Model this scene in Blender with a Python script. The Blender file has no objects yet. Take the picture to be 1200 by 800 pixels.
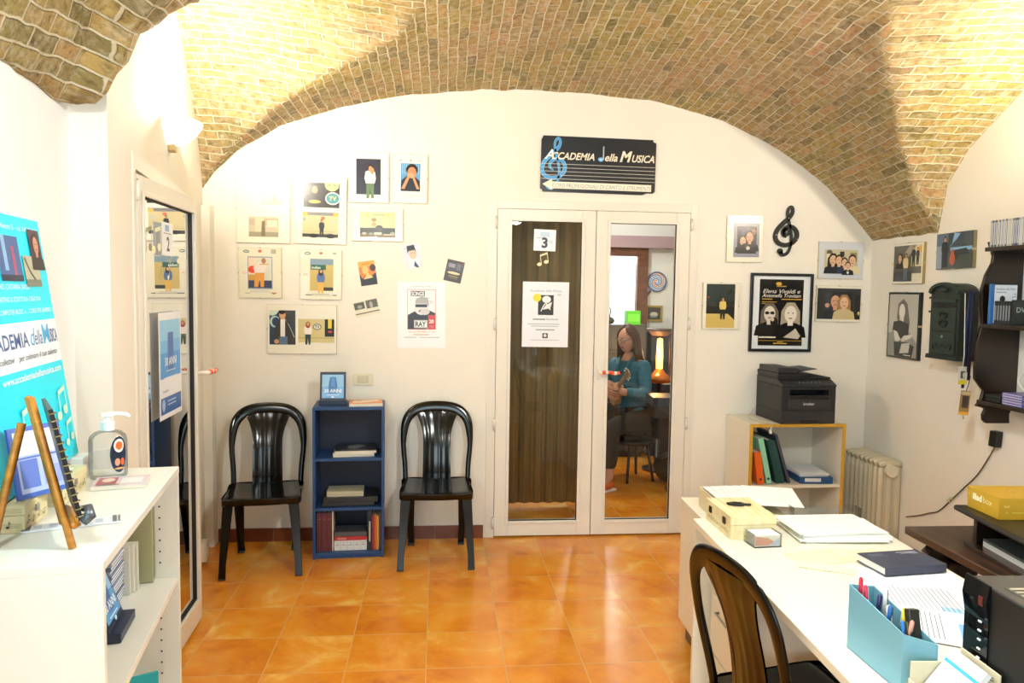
import bpy, bmesh, math, random
from mathutils import Matrix, Vector, noise
import numpy as np
random.seed(7)
sc = bpy.context.scene
COL = sc.collection
R = math.radians

# ------------------------------------------------------------------ camera
F0, YAW, PITCH, ROLL, CAMH = 894.55, .0973, .0673, .0143, 1.5697
cam_d = bpy.data.cameras.new('camera')
cam = bpy.data.objects.new('camera', cam_d)
COL.objects.link(cam)
sc.camera = cam
cam_d.sensor_width = 36.0
cam_d.lens = F0/1200*36.0
cam_d.clip_start = .02
fw = Vector((math.sin(YAW)*math.cos(PITCH), math.cos(YAW)*math.cos(PITCH), -math.sin(PITCH)))
r0 = Vector((math.cos(YAW), -math.sin(YAW), 0))
u0 = r0.cross(fw)
rr = r0*math.cos(ROLL)+u0*math.sin(ROLL)
uu = -r0*math.sin(ROLL)+u0*math.cos(ROLL)
M4 = Matrix((rr, uu, -fw)).transposed().to_4x4()
M4.translation = Vector((0, 0, CAMH))
cam.matrix_world = M4

# ------------------------------------------------------------------ light and exposure
w = bpy.data.worlds.new('world'); sc.world = w; w.use_nodes = True
w.node_tree.nodes['Background'].inputs[0].default_value = (.75, .88, 1, 1)
w.node_tree.nodes['Background'].inputs[1].default_value = .6
sc.view_settings.view_transform = 'Standard'
sc.view_settings.look = 'None'
sc.view_settings.exposure = 0.4
sc.view_settings.gamma = 1.0
sc.view_settings.use_curve_mapping = False
def light(name, kind, loc, power, color, size=.1, rot=(0, 0, 0), sizey=None, spread=None):
    l = bpy.data.lights.new(name, kind); l.energy = power; l.color = color
    if kind == 'AREA':
        l.shape = 'RECTANGLE'; l.size = size; l.size_y = sizey or size
        if spread: l.spread = spread
    else: l.shadow_soft_size = size
    o = bpy.data.objects.new(name, l); o.location = loc; o.rotation_euler = rot
    COL.objects.link(o); return o
WARM = (1, .92, .76)
SCONCE_L = Vector((-1.115, 3.58, 2.25))
SCONCE_R = Vector((2.74, 2.75, 2.25))
light('left_sconce_light', 'POINT', SCONCE_L+Vector((.01, 0, .06)), 64, WARM, .05)
light('right_sconce_light', 'POINT', SCONCE_R+Vector((-.01, 0, .06)), 85, (1, .86, .68), .05)
light('ceiling_lamp_light', 'POINT', (.80, 1.50, 2.352), 86, (.92, .99, 1), .10)
light('entrance_daylight', 'AREA', (-.45, -1.98, 1.45), 60, (.72, .92, 1), 1.7, (R(90), 0, 0), 1.9)
light('added_fill_light', 'POINT', (-.72, .98, 2.13), 35, (.96, .99, 1), .05)  # added fill from an unseen lamp, brightens the right wall
light('practice_room_light', 'POINT', (1.3, 6.3, 2.3), 34, (1, .9, .78), .1)
light('far_room_light', 'POINT', (1.8, 8.4, 2.1), 60, (.95, 1, 1), .1)

# ------------------------------------------------------------------ materials
def lin(h):
    h = h.lstrip('#'); v = [int(h[i:i+2], 16)/255 for i in (0, 2, 4)]
    return tuple((c/12.92 if c <= .04045 else ((c+.055)/1.055)**2.4) for c in v)+(1,)
MC = {}
def mat(hexc, rough=.5, metal=0, var=0, scale=30, bump=0, spec=.5, coat=0, name=None, emit=0):
    key = (hexc, rough, metal, var, scale, bump, spec, coat, emit)
    if key in MC: return MC[key]
    m = bpy.data.materials.new(name or 'paint_'+hexc.strip('#')); m.use_nodes = True
    nt = m.node_tree; b = nt.nodes['Principled BSDF']
    c = lin(hexc)
    b.inputs['Base Color'].default_value = c
    b.inputs['Roughness'].default_value = rough
    b.inputs['Metallic'].default_value = metal
    b.inputs['Specular IOR Level'].default_value = spec
    b.inputs['Coat Weight'].default_value = coat
    if emit:
        b.inputs['Emission Color'].default_value = c; b.inputs['Emission Strength'].default_value = emit
    if var or bump:
        tc = nt.nodes.new('ShaderNodeTexCoord'); n = nt.nodes.new('ShaderNodeTexNoise')
        n.inputs['Scale'].default_value = scale; n.inputs['Detail'].default_value = 5
        nt.links.new(tc.outputs['Object'], n.inputs['Vector'])
        if var:
            mx = nt.nodes.new('ShaderNodeMix'); mx.data_type = 'RGBA'
            mx.inputs['A'].default_value = tuple(x*(1-var) for x in c[:3])+(1,)
            mx.inputs['B'].default_value = tuple(min(1, x*(1+var)) for x in c[:3])+(1,)
            nt.links.new(n.outputs['Fac'], mx.inputs['Factor']); nt.links.new(mx.outputs['Result'], b.inputs['Base Color'])
        if bump:
            bp = nt.nodes.new('ShaderNodeBump'); bp.inputs['Strength'].default_value = .6; bp.inputs['Distance'].default_value = bump
            nt.links.new(n.outputs['Fac'], bp.inputs['Height']); nt.links.new(bp.outputs['Normal'], b.inputs['Normal'])
    MC[key] = m
    return m
def wood(h1, h2, rough=.4, scale=(2, 2, 30), name='wood', coat=0):
    m = bpy.data.materials.new(name); m.use_nodes = True; nt = m.node_tree; b = nt.nodes['Principled BSDF']
    tc = nt.nodes.new('ShaderNodeTexCoord'); mp = nt.nodes.new('ShaderNodeMapping'); mp.inputs['Scale'].default_value = scale
    n = nt.nodes.new('ShaderNodeTexNoise'); n.inputs['Scale'].default_value = 3; n.inputs['Detail'].default_value = 8; n.inputs['Distortion'].default_value = .6
    cr = nt.nodes.new('ShaderNodeValToRGB'); cr.color_ramp.elements[0].color = lin(h1); cr.color_ramp.elements[1].color = lin(h2)
    cr.color_ramp.elements[0].position = .35; cr.color_ramp.elements[1].position = .65
    nt.links.new(tc.outputs['Object'], mp.inputs[0]); nt.links.new(mp.outputs[0], n.inputs['Vector'])
    nt.links.new(n.outputs['Fac'], cr.inputs[0]); nt.links.new(cr.outputs[0], b.inputs['Base Color'])
    b.inputs['Roughness'].default_value = rough; b.inputs['Coat Weight'].default_value = coat
    return m
def glassmat(name, tint=(1, 1, 1, 1), boost=1.0, rough=0.0):
    m = bpy.data.materials.new(name); m.use_nodes = True; nt = m.node_tree; nt.nodes.clear()
    o = nt.nodes.new('ShaderNodeOutputMaterial'); t = nt.nodes.new('ShaderNodeBsdfTransparent'); g = nt.nodes.new('ShaderNodeBsdfGlossy')
    fr = nt.nodes.new('ShaderNodeFresnel'); fr.inputs[0].default_value = 1.5
    mu = nt.nodes.new('ShaderNodeMath'); mu.operation = 'MULTIPLY'; mu.inputs[1].default_value = boost; mu.use_clamp = True
    mx = nt.nodes.new('ShaderNodeMixShader'); t.inputs[0].default_value = tint; g.inputs['Roughness'].default_value = rough
    nt.links.new(fr.outputs[0], mu.inputs[0]); nt.links.new(mu.outputs[0], mx.inputs[0])
    nt.links.new(t.outputs[0], mx.inputs[1]); nt.links.new(g.outputs[0], mx.inputs[2]); nt.links.new(mx.outputs[0], o.inputs[0])
    return m
GLASS = glassmat('door_glass', (.93, .96, .94, 1), 1.5)
def gelmat():
    m = bpy.data.materials.new('gel'); m.use_nodes = True; nt = m.node_tree; nt.nodes.clear()
    o = nt.nodes.new('ShaderNodeOutputMaterial'); t = nt.nodes.new('ShaderNodeBsdfTransparent'); d = nt.nodes.new('ShaderNodeBsdfDiffuse'); mx = nt.nodes.new('ShaderNodeMixShader')
    d.inputs[0].default_value = (.85, .93, .95, 1); mx.inputs[0].default_value = .16
    nt.links.new(t.outputs[0], mx.inputs[1]); nt.links.new(d.outputs[0], mx.inputs[2]); nt.links.new(mx.outputs[0], o.inputs[0]); return m
GEL = gelmat()
CLEAR = glassmat('clear_plastic', (.97, .98, .98, 1), .8)
PLASTER = mat('#e9e5db', .85, var=.05, scale=2.2, bump=.012, spec=.2, name='white_plaster')
PLASTER_C = mat('#e6eaea', .85, var=.03, scale=2.2, bump=.012, spec=.2, name='cool_white_plaster')
FRAMEW = mat('#e2ddd2', .35, var=.03, scale=8, name='white_lacquered_frame')
BLACKPL = mat('#050605', .15, spec=.4, name='black_glossy_plastic')
LAMW = mat('#e6e4da', .35, var=.02, scale=6, name='white_laminate')
DESKM = mat('#e4ddcc', .4, var=.03, scale=5, name='cream_laminate')
DARKW = wood('#120a06', '#26160d', .3, (2, 25, 2), 'dark_wood', .2)
WALNUT = wood('#2a1a10', '#4a3020', .3, (14, 2, 2), 'walnut_top', .2)
PINE = wood('#b06c1e', '#d08c34', .4, (2, 2, 14), 'orange_pine')
BOXW = wood('#d9c896', '#e6d8ac', .5, (12, 3, 3), 'pale_box_wood')
PAPER = mat('#eef0f2', .7, name='paper'); PAPER2 = mat('#e2e6ee', .7, name='paper_grey')
METAL = mat('#a8a8a4', .3, 1, name='metal')

def brick_material():
    m = bpy.data.materials.new('old_vault_brick'); m.use_nodes = True; nt = m.node_tree; L = nt.links.new; N = nt.nodes.new
    b = nt.nodes['Principled BSDF']; b.inputs['Roughness'].default_value = .9; b.inputs['Specular IOR Level'].default_value = .2
    uv = N('ShaderNodeUVMap'); uv.uv_map = 'UVMap'
    nz = N('ShaderNodeTexNoise'); nz.inputs['Scale'].default_value = 9; nz.inputs['Detail'].default_value = 8; nz.inputs['Roughness'].default_value = .65
    L(uv.outputs[0], nz.inputs['Vector'])
    sub = N('ShaderNodeVectorMath'); sub.operation = 'SUBTRACT'; sub.inputs[1].default_value = (.5, .5, .5); L(nz.outputs['Color'], sub.inputs[0])
    scl = N('ShaderNodeVectorMath'); scl.operation = 'SCALE'; scl.inputs['Scale'].default_value = .026; L(sub.outputs[0], scl.inputs[0])
    add = N('ShaderNodeVectorMath'); add.operation = 'ADD'; L(uv.outputs[0], add.inputs[0]); L(scl.outputs[0], add.inputs[1])
    br = N('ShaderNodeTexBrick'); br.offset = .5; br.inputs['Scale'].default_value = 1
    br.inputs['Brick Width'].default_value = .15; br.inputs['Row Height'].default_value = .052
    br.inputs['Mortar Size'].default_value = .0055; br.inputs['Mortar Smooth'].default_value = .5; br.inputs['Bias'].default_value = 0
    br.inputs['Color1'].default_value = (0, 0, 0, 1); br.inputs['Color2'].default_value = (1, 1, 1, 1); br.inputs['Mortar'].default_value = (.5, .5, .5, 1)
    L(add.outputs[0], br.inputs['Vector'])
    cr = N('ShaderNodeValToRGB'); e = cr.color_ramp.elements
    e[0].position = 0; e[0].color = lin('#80745a'); e[1].position = 1; e[1].color = lin('#b29270')
    for p, c in ((.2, '#928562'), (.4, '#a5946c'), (.6, '#9f8860'), (.8, '#ab9970')):
        x = e.new(p); x.color = lin(c)
    L(br.outputs['Color'], cr.inputs[0])
    # blotchy olive / pinkish variation and whitish bloom
    n2 = N('ShaderNodeTexNoise'); n2.inputs['Scale'].default_value = 1.3; n2.inputs['Detail'].default_value = 3; L(uv.outputs[0], n2.inputs['Vector'])
    c2 = N('ShaderNodeValToRGB'); c2.color_ramp.elements[0].position = .38; c2.color_ramp.elements[0].color = (1.0, .98, .62, 1)
    c2.color_ramp.elements[1].position = .62; c2.color_ramp.elements[1].color = (1.08, .95, .92, 1); L(n2.outputs['Fac'], c2.inputs[0])
    mul = N('ShaderNodeMix'); mul.data_type = 'RGBA'; mul.blend_type = 'MULTIPLY'; mul.inputs['Factor'].default_value = 1
    L(cr.outputs[0], mul.inputs['A']); L(c2.outputs[0], mul.inputs['B'])
    n3 = N('ShaderNodeTexNoise'); n3.inputs['Scale'].default_value = 18; n3.inputs['Detail'].default_value = 8; n3.inputs['Roughness'].default_value = .75; L(uv.outputs[0], n3.inputs['Vector'])
    c3 = N('ShaderNodeValToRGB'); c3.color_ramp.elements[0].position = .47; c3.color_ramp.elements[0].color = (0, 0, 0, 1)
    c3.color_ramp.elements[1].position = .68; c3.color_ramp.elements[1].color = (.75, .75, .75, 1); L(n3.outputs['Fac'], c3.inputs[0])
    m3 = N('ShaderNodeMix'); m3.data_type = 'RGBA'; L(c3.outputs[0], m3.inputs['Factor']); L(mul.outputs['Result'], m3.inputs['A']); m3.inputs['B'].default_value = lin('#c9c0a4')
    n5 = N('ShaderNodeTexNoise'); n5.inputs['Scale'].default_value = 34; n5.inputs['Detail'].default_value = 6; n5.inputs['Roughness'].default_value = .7; L(uv.outputs[0], n5.inputs['Vector'])
    c5 = N('ShaderNodeMapRange'); c5.inputs['From Min'].default_value = .36; c5.inputs['From Max'].default_value = .52; c5.inputs['To Min'].default_value = .55; c5.inputs['To Max'].default_value = 1.06; L(n5.outputs['Fac'], c5.inputs['Value'])
    m5 = N('ShaderNodeVectorMath'); m5.operation = 'SCALE'; L(m3.outputs['Result'], m5.inputs[0]); L(c5.outputs[0], m5.inputs['Scale'])
    mo = N('ShaderNodeMix'); mo.data_type = 'RGBA'
    mm = N('ShaderNodeMath'); mm.operation = 'MULTIPLY'; L(br.outputs['Fac'], mm.inputs[0])
    n4 = N('ShaderNodeTexNoise'); n4.inputs['Scale'].default_value = 5; n4.inputs['Detail'].default_value = 6; L(uv.outputs[0], n4.inputs['Vector'])
    c4 = N('ShaderNodeMapRange'); c4.inputs['From Min'].default_value = .35; c4.inputs['From Max'].default_value = .6; c4.inputs['To Min'].default_value = .45; L(n4.outputs['Fac'], c4.inputs['Value'])
    L(c4.outputs[0], mm.inputs[1]); L(mm.outputs[0], mo.inputs['Factor']); L(m5.outputs[0], mo.inputs['A']); mo.inputs['B'].default_value = lin('#dcd2b4')
    L(mo.outputs['Result'], b.inputs['Base Color'])
    h = N('ShaderNodeMath'); h.operation = 'MULTIPLY_ADD'; L(br.outputs['Fac'], h.inputs[0]); h.inputs[1].default_value = -.8; L(n3.outputs['Fac'], h.inputs[2])
    bp = N('ShaderNodeBump'); bp.inputs['Strength'].default_value = 1; bp.inputs['Distance'].default_value = .014; L(h.outputs[0], bp.inputs['Height']); L(bp.outputs[0], b.inputs['Normal'])
    return m
def tile_material():
    m = bpy.data.materials.new('terracotta_floor_tile'); m.use_nodes = True; nt = m.node_tree; L = nt.links.new; N = nt.nodes.new
    b = nt.nodes['Principled BSDF']
    tc = N('ShaderNodeTexCoord'); mp = N('ShaderNodeMapping'); mp.inputs['Location'].default_value = (.038+3.3, -4.073+6.62, 0); L(tc.outputs['Object'], mp.inputs[0])
    br = N('ShaderNodeTexBrick'); br.offset = 0; br.inputs['Scale'].default_value = 1; br.inputs['Brick Width'].default_value = .33; br.inputs['Row Height'].default_value = .331
    br.inputs['Mortar Size'].default_value = .0028; br.inputs['Mortar Smooth'].default_value = .3
    br.inputs['Color1'].default_value = (0, 0, 0, 1); br.inputs['Color2'].default_value = (1, 1, 1, 1); L(mp.outputs[0], br.inputs['Vector'])
    n = N('ShaderNodeTexNoise'); n.inputs['Scale'].default_value = 3.2; n.inputs['Detail'].default_value = 9; n.inputs['Roughness'].default_value = .62; n.inputs['Distortion'].default_value = .5
    off = N('ShaderNodeVectorMath'); off.operation = 'MULTIPLY_ADD'; L(br.outputs['Color'], off.inputs[0]); off.inputs[1].default_value = (9, 7, 5); L(tc.outputs['Object'], off.inputs[2])
    L(off.outputs[0], n.inputs['Vector'])
    cr = N('ShaderNodeValToRGB'); e = cr.color_ramp.elements; e[0].position = .3; e[0].color = lin('#c46c18'); e[1].position = .72; e[1].color = lin('#edc065')
    x = e.new(.48); x.color = lin('#db8a20'); x = e.new(.58); x.color = lin('#e09a32')
    L(n.outputs['Fac'], cr.inputs[0])
    mx = N('ShaderNodeMix'); mx.data_type = 'RGBA'; L(br.outputs['Fac'], mx.inputs['Factor']); L(cr.outputs[0], mx.inputs['A']); mx.inputs['B'].default_value = lin('#d9a860')
    L(mx.outputs['Result'], b.inputs['Base Color'])
    b.inputs['Roughness'].default_value = .22; b.inputs['Specular IOR Level'].default_value = .45
    bp = N('ShaderNodeBump'); bp.inputs['Strength'].default_value = .35; bp.inputs['Distance'].default_value = .003
    h = N('ShaderNodeMath'); h.operation = 'MULTIPLY_ADD'; L(br.outputs['Fac'], h.inputs[0]); h.inputs[1].default_value = -1.2; L(n.outputs['Fac'], h.inputs[2])
    L(h.outputs[0], bp.inputs['Height']); L(bp.outputs[0], b.inputs['Normal'])
    return m

# ------------------------------------------------------------------ mesh helpers
class B:
    """collects geometry with several materials into one mesh"""
    def __init__(s): s.bm = bmesh.new(); s.mats = []
    def mi(s, m):
        if m not in s.mats: s.mats.append(m)
        return s.mats.index(m)
    def faces(s, vs, fs, m, smooth=False, T=None):
        k = s.mi(m)
        bv = [s.bm.verts.new((T @ Vector(v)) if T else v) for v in vs]
        for f in fs:
            try: q = s.bm.faces.new([bv[i] for i in f])
            except ValueError: continue
            q.material_index = k; q.smooth = smooth
        return s
    def box(s, x0, x1, y0, y1, z0, z1, m, T=None):
        v = [(x, y, z) for z in (z0, z1) for y in (y0, y1) for x in (x0, x1)]
        return s.faces(v, [(0, 2, 3, 1), (4, 5, 7, 6), (0, 1, 5, 4), (2, 6, 7, 3), (0, 4, 6, 2), (1, 3, 7, 5)], m, T=T)
    def prism(s, pts, z0, z1, m, T=None, smooth=False):
        n = len(pts)
        v = [(p[0], p[1], z0) for p in pts]+[(p[0], p[1], z1) for p in pts]
        f = [tuple(range(n))[::-1], tuple(range(n, 2*n))]+[(i, (i+1) % n, n+(i+1) % n, n+i) for i in range(n)]
        return s.faces(v, f, m, smooth, T)
    def lathe(s, prof, m, n=24, a0=0, a1=2*math.pi, T=None, smooth=True):
        full = abs(a1-a0-2*math.pi) < 1e-6; k = n if full else n+1
        v = []
        for r, z in prof:
            for i in range(k):
                a = a0+(a1-a0)*i/n; v.append((r*math.cos(a), r*math.sin(a), z))
        f = []
        for j in range(len(prof)-1):
            for i in range(n):
                i2 = (i+1) % k; f.append((j*k+i, j*k+i2, (j+1)*k+i2, (j+1)*k+i))
        return s.faces(v, f, m, smooth, T)
    def cyl(s, c, r, h, m, n=16, T=None):
        TT = Matrix.Translation(c); TT = T @ TT if T else TT
        return s.lathe([(.0001, 0), (r, 0), (r, h), (.0001, h)], m, n, T=TT, smooth=False)
    def ball(s, c, r, m, n=12, T=None):
        rx, ry, rz = r if isinstance(r, (tuple, list)) else (r, r, r)
        TT = Matrix.Translation(c) @ Matrix.Diagonal((rx, ry, rz, 1)); TT = T @ TT if T else TT
        pr = [(max(.0001, math.sin(math.pi*i/n)), -math.cos(math.pi*i/n)) for i in range(n+1)]
        return s.lathe(pr, m, n*2, T=TT)
    def tube(s, path, r, m, n=8, closed=False, T=None, flat=None, caps=True, up=None):
        """r: number or list; flat: (a,b) scale pairs of the section"""
        P = [Vector(p) for p in path]; N = len(P); v = []
        prev = None
        for i, p in enumerate(P):
            a = P[(i-1) % N] if (closed or i) else P[0]; b_ = P[(i+1) % N] if (closed or i < N-1) else P[-1]
            t = (b_-a).normalized()
            if up is not None: x = Vector(up)
            elif prev is None: x = Vector((0, 0, 1)) if abs(t.z) < .9 else Vector((1, 0, 0))
            else: x = prev
            x = (x-t*x.dot(t)).normalized(); prev = x; y = t.cross(x)
            ri = r[i] if isinstance(r, list) else r
            ra, rb = (ri if isinstance(ri, tuple) else (ri, ri))
            for k in range(n):
                an = 2*math.pi*k/n; v.append(p+x*(ra*math.cos(an))+y*(rb*math.sin(an)))
        f = []
        for i in range(N if closed else N-1):
            for k in range(n):
                k2 = (k+1) % n; j = (i+1) % N; f.append((i*n+k, i*n+k2, j*n+k2, j*n+k))
        if not closed and caps: f += [tuple(range(n))[::-1], tuple(range((N-1)*n, N*n))]
        return s.faces(v, f, m, True, T)
    def grid(s, fn, nu, nv, m, T=None, smooth=True):
        v = [fn(i/nu, j/nv) for j in range(nv+1) for i in range(nu+1)]
        f = [(j*(nu+1)+i, j*(nu+1)+i+1, (j+1)*(nu+1)+i+1, (j+1)*(nu+1)+i) for j in range(nv) for i in range(nu)]
        return s.faces(v, f, m, smooth, T)
    def text(s, txt, x, y, h, m, z=0, align='LEFT', shear=0, bold=0, T=None, sx=1, w=None):
        me = text_mesh(txt, shear, bold)
        xs = [v.co.x for v in me.vertices]
        if not xs: return s
        x0, x1 = min(xs), max(xs); k = h/.72; kx = k*sx
        if w: kx = w/(x1-x0)
        dx = {'LEFT': x-x0*kx, 'CENTER': x-(x0+x1)/2*kx, 'RIGHT': x-x1*kx}[align]
        return s.faces([(v.co.x*kx+dx, v.co.y*k+y, z) for v in me.vertices], [tuple(p.vertices) for p in me.polygons], m, T=T)
    def link(s, name, parent=None, mw=None, bevel=0, solid=0, sub=0, recalc=True, keep=False):
        if recalc: bmesh.ops.recalc_face_normals(s.bm, faces=s.bm.faces)
        me = bpy.data.meshes.new(name); s.bm.to_mesh(me); s.bm.free()
        for m in s.mats: me.materials.append(m)
        o = bpy.data.objects.new(name, me); COL.objects.link(o)
        if solid:
            q = o.modifiers.new('solid', 'SOLIDIFY'); q.thickness = solid; q.offset = 0
        if bevel:
            q = o.modifiers.new('bevel', 'BEVEL'); q.width = bevel; q.segments = 2; q.limit_method = 'ANGLE'; q.angle_limit = R(40)
        if sub:
            q = o.modifiers.new('sub', 'SUBSURF'); q.levels = sub; q.render_levels = sub
        if parent: o.parent = parent
        if mw is not None: o.matrix_world = mw
        return o
TM = {}
def text_mesh(txt, shear, bold):
    k = (txt, shear, bold)
    if k not in TM:
        cu = bpy.data.curves.new('t', 'FONT'); cu.body = txt; cu.shear = shear; cu.offset = bold; cu.resolution_u = 3
        o = bpy.data.objects.new('t', cu); COL.objects.link(o)
        dg = bpy.context.evaluated_depsgraph_get()
        me = bpy.data.meshes.new_from_object(o.evaluated_get(dg)); TM[k] = me
        bpy.data.objects.remove(o)
    return TM[k]
def tag(o, label=None, cat=None, group=None, kind=None):
    if label: o['label'] = label
    if cat: o['category'] = cat
    if group: o['group'] = group
    if kind: o['kind'] = kind
    return o
def empty(name, mw=None, loc=None, rz=0):
    o = bpy.data.objects.new(name, None); COL.objects.link(o); o.empty_display_size = .05
    if mw is None: mw = Matrix.Translation(loc or (0, 0, 0)) @ Matrix.Rotation(rz, 4, 'Z')
    o.matrix_world = mw
    return o
def copy_tree(o, parent=None):
    c = o.copy(); COL.objects.link(c)
    if parent: c.parent = parent
    for ch in list(o.children): copy_tree(ch, c)
    return c
def TR(x, y, z, rz=0, rx=0, ry=0):
    return Matrix.Translation((x, y, z)) @ Matrix.Rotation(rz, 4, 'Z') @ Matrix.Rotation(ry, 4, 'Y') @ Matrix.Rotation(rx, 4, 'X')
YB, XR = 4.75, 2.81
def back(x, z, rot=0, off=0):     # local x right, y up, z towards the viewer
    m = Matrix(((1, 0, 0, x), (0, 0, -1, YB-off), (0, 1, 0, z), (0, 0, 0, 1)))
    return m @ Matrix.Rotation(R(rot), 4, 'Z')
def right(y, z, rot=0, off=0):
    m = Matrix(((0, 0, -1, XR-off), (-1, 0, 0, y), (0, 1, 0, z), (0, 0, 0, 1)))
    return m @ Matrix.Rotation(R(rot), 4, 'Z')
def frame3(o, xd, yd):            # plane with given x and y directions
    xd = Vector(xd).normalized(); yd = Vector(yd); yd = (yd-xd*yd.dot(xd)).normalized(); zd = xd.cross(yd)
    m = Matrix((xd, yd, zd)).transposed().to_4x4(); m.translation = Vector(o); return m

# flat printed artwork: shapes in metres from the sheet's centre, each a hair above the last
def art(b, shapes, z0, rough=.35, T=None):
    z = z0
    for sh in shapes:
        z += .00012; k = sh[0]
        if k == 'r': b.faces([(sh[1], sh[2], z), (sh[3], sh[2], z), (sh[3], sh[4], z), (sh[1], sh[4], z)], [(0, 1, 2, 3)], mat(sh[5], rough), T=T)
        elif k == 'e': b.faces([(sh[1]+sh[3]*math.cos(a*math.pi/12), sh[2]+sh[4]*math.sin(a*math.pi/12), z) for a in range(24)], [tuple(range(24))], mat(sh[5], rough), T=T)
        elif k == 'p':
            b.faces([(p[0], p[1], z) for p in sh[1]], [tuple(range(len(sh[1])))], mat(sh[2], rough), T=T)
        elif k == 't':
            kw = sh[6] if len(sh) > 6 else {}
            b.text(sh[1], sh[2], sh[3], sh[4], mat(sh[5], rough), z, T=T, **kw)
        elif k == 's':  # stroke: points, widths, colour
            stroke(b, sh[1], sh[2], mat(sh[3], rough), z, None, T)
    return z
def smooth_path(pts, n=6, closed=False):
    P = [tuple(p) for p in pts]; out = []; N = len(P); D = len(P[0])
    rng = N if closed else N-1
    for i in range(rng):
        p0 = P[(i-1) % N] if (closed or i) else P[0]; p1 = P[i]; p2 = P[(i+1) % N]; p3 = P[(i+2) % N] if (closed or i < N-2) else P[-1]
        for k in range(n):
            t = k/n
            out.append(tuple(.5*(2*p1[d]+(p2[d]-p0[d])*t+(2*p0[d]-5*p1[d]+4*p2[d]-p3[d])*t*t+(3*p1[d]-p0[d]-3*p2[d]+p3[d])*t**3) for d in range(D)))
    if not closed: out.append(P[-1])
    return out
def stroke(b, pts, ws, m, z0, z1=None, T=None, n=6):
    """ribbon of varying width; extruded when z1 is given"""
    if not isinstance(ws, (list, tuple)): ws = [ws]*len(pts)
    Q = smooth_path([(p[0], p[1], w_) for p, w_ in zip(pts, ws)], n)
    L_, R_ = [], []
    for i, q in enumerate(Q):
        a = Q[max(0, i-1)]; c = Q[min(len(Q)-1, i+1)]; dx, dy = c[0]-a[0], c[1]-a[1]; l = math.hypot(dx, dy) or 1
        nx, ny = -dy/l*q[2]/2, dx/l*q[2]/2; L_.append((q[0]+nx, q[1]+ny)); R_.append((q[0]-nx, q[1]-ny))
    N = len(Q)
    if z1 is None:
        b.faces([(p[0], p[1], z0) for p in L_]+[(p[0], p[1], z0) for p in R_], [(i, i+1, N+i+1, N+i) for i in range(N-1)], m, T=T)
    else:
        v = [(p[0], p[1], z) for z in (z0, z1) for p in L_+R_]; f = []; K = 2*N
        for i in range(N-1):
            f += [(i, i+1, N+i+1, N+i), (K+i, K+N+i, K+N+i+1, K+i+1), (i, K+i, K+i+1, i+1), (N+i, N+i+1, K+N+i+1, K+N+i)]
        f += [(0, N, K+N, K), (N-1, K+N-1, K+2*N-1, 2*N-1)]
        b.faces(v, f, m, T=T)
CLEF = [(430, 278), (440, 292), (458, 291), (474, 276), (484, 245), (488, 205), (482, 165), (472, 125), (463, 90), (465, 62), (478, 46), (489, 55), (488, 78), (472, 102), (440, 132), (411, 165), (401, 200), (413, 228), (445, 243), (485, 236), (513, 208), (515, 175), (492, 150), (462, 150), (442, 170), (443, 192), (460, 203)]
CLEFW = [20, 18, 14, 12, 12, 12, 12, 12, 12, 12, 13, 14, 16, 18, 20, 20, 20, 20, 20, 20, 20, 19, 18, 18, 16, 12, 6]
def clef(cx, cy, h, fat=1.0):
    k = h/263.
    return [(cx+(x-458)*k, cy-(y-168)*k) for x, y in CLEF], [w_*k*fat for w_ in CLEFW]
def notes(x, y, s, c, two=True):
    o = [('e', x, y, .30*s, .22*s, c), ('r', x+.22*s, y, x+.30*s, y+1.1*s, c)]
    if two: o += [('e', x+.9*s, y+.2*s, .30*s, .22*s, c), ('r', x+1.12*s, y+.2*s, x+1.20*s, y+1.3*s, c), ('p', [(x+.22*s, y+.95*s), (x+1.2*s, y+1.15*s), (x+1.2*s, y+1.38*s), (x+.22*s, y+1.18*s)], c)]
    else: o += [('p', [(x+.22*s, y+1.1*s), (x+.7*s, y+.6*s), (x+.6*s, y+.9*s), (x+.22*s, y+1.25*s)], c)]
    return o
def figure(x, y, h, top, bottom, skin='#c99870', hair='#2c1a10', long=False):
    """small standing figure, feet at y"""
    o = []
    if bottom: o += [('p', [(x-.11*h, y), (x-.03*h, y), (x, y+.3*h), (x+.03*h, y), (x+.11*h, y), (x+.12*h, y+.5*h), (x-.12*h, y+.5*h)], bottom)]
    o += [('p', [(x-.13*h, y+.45*h), (x+.13*h, y+.45*h), (x+.17*h, y+.6*h), (x+.14*h, y+.8*h), (x+.04*h, y+.84*h), (x-.04*h, y+.84*h), (x-.14*h, y+.8*h), (x-.17*h, y+.6*h)], top)]
    if long: o += [('e', x, y+.86*h, .1*h, .14*h, hair)]
    o += [('e', x, y+.91*h, .07*h, .1*h, hair), ('e', x+.005*h, y+.895*h, .052*h, .075*h, skin)]
    return o
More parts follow.
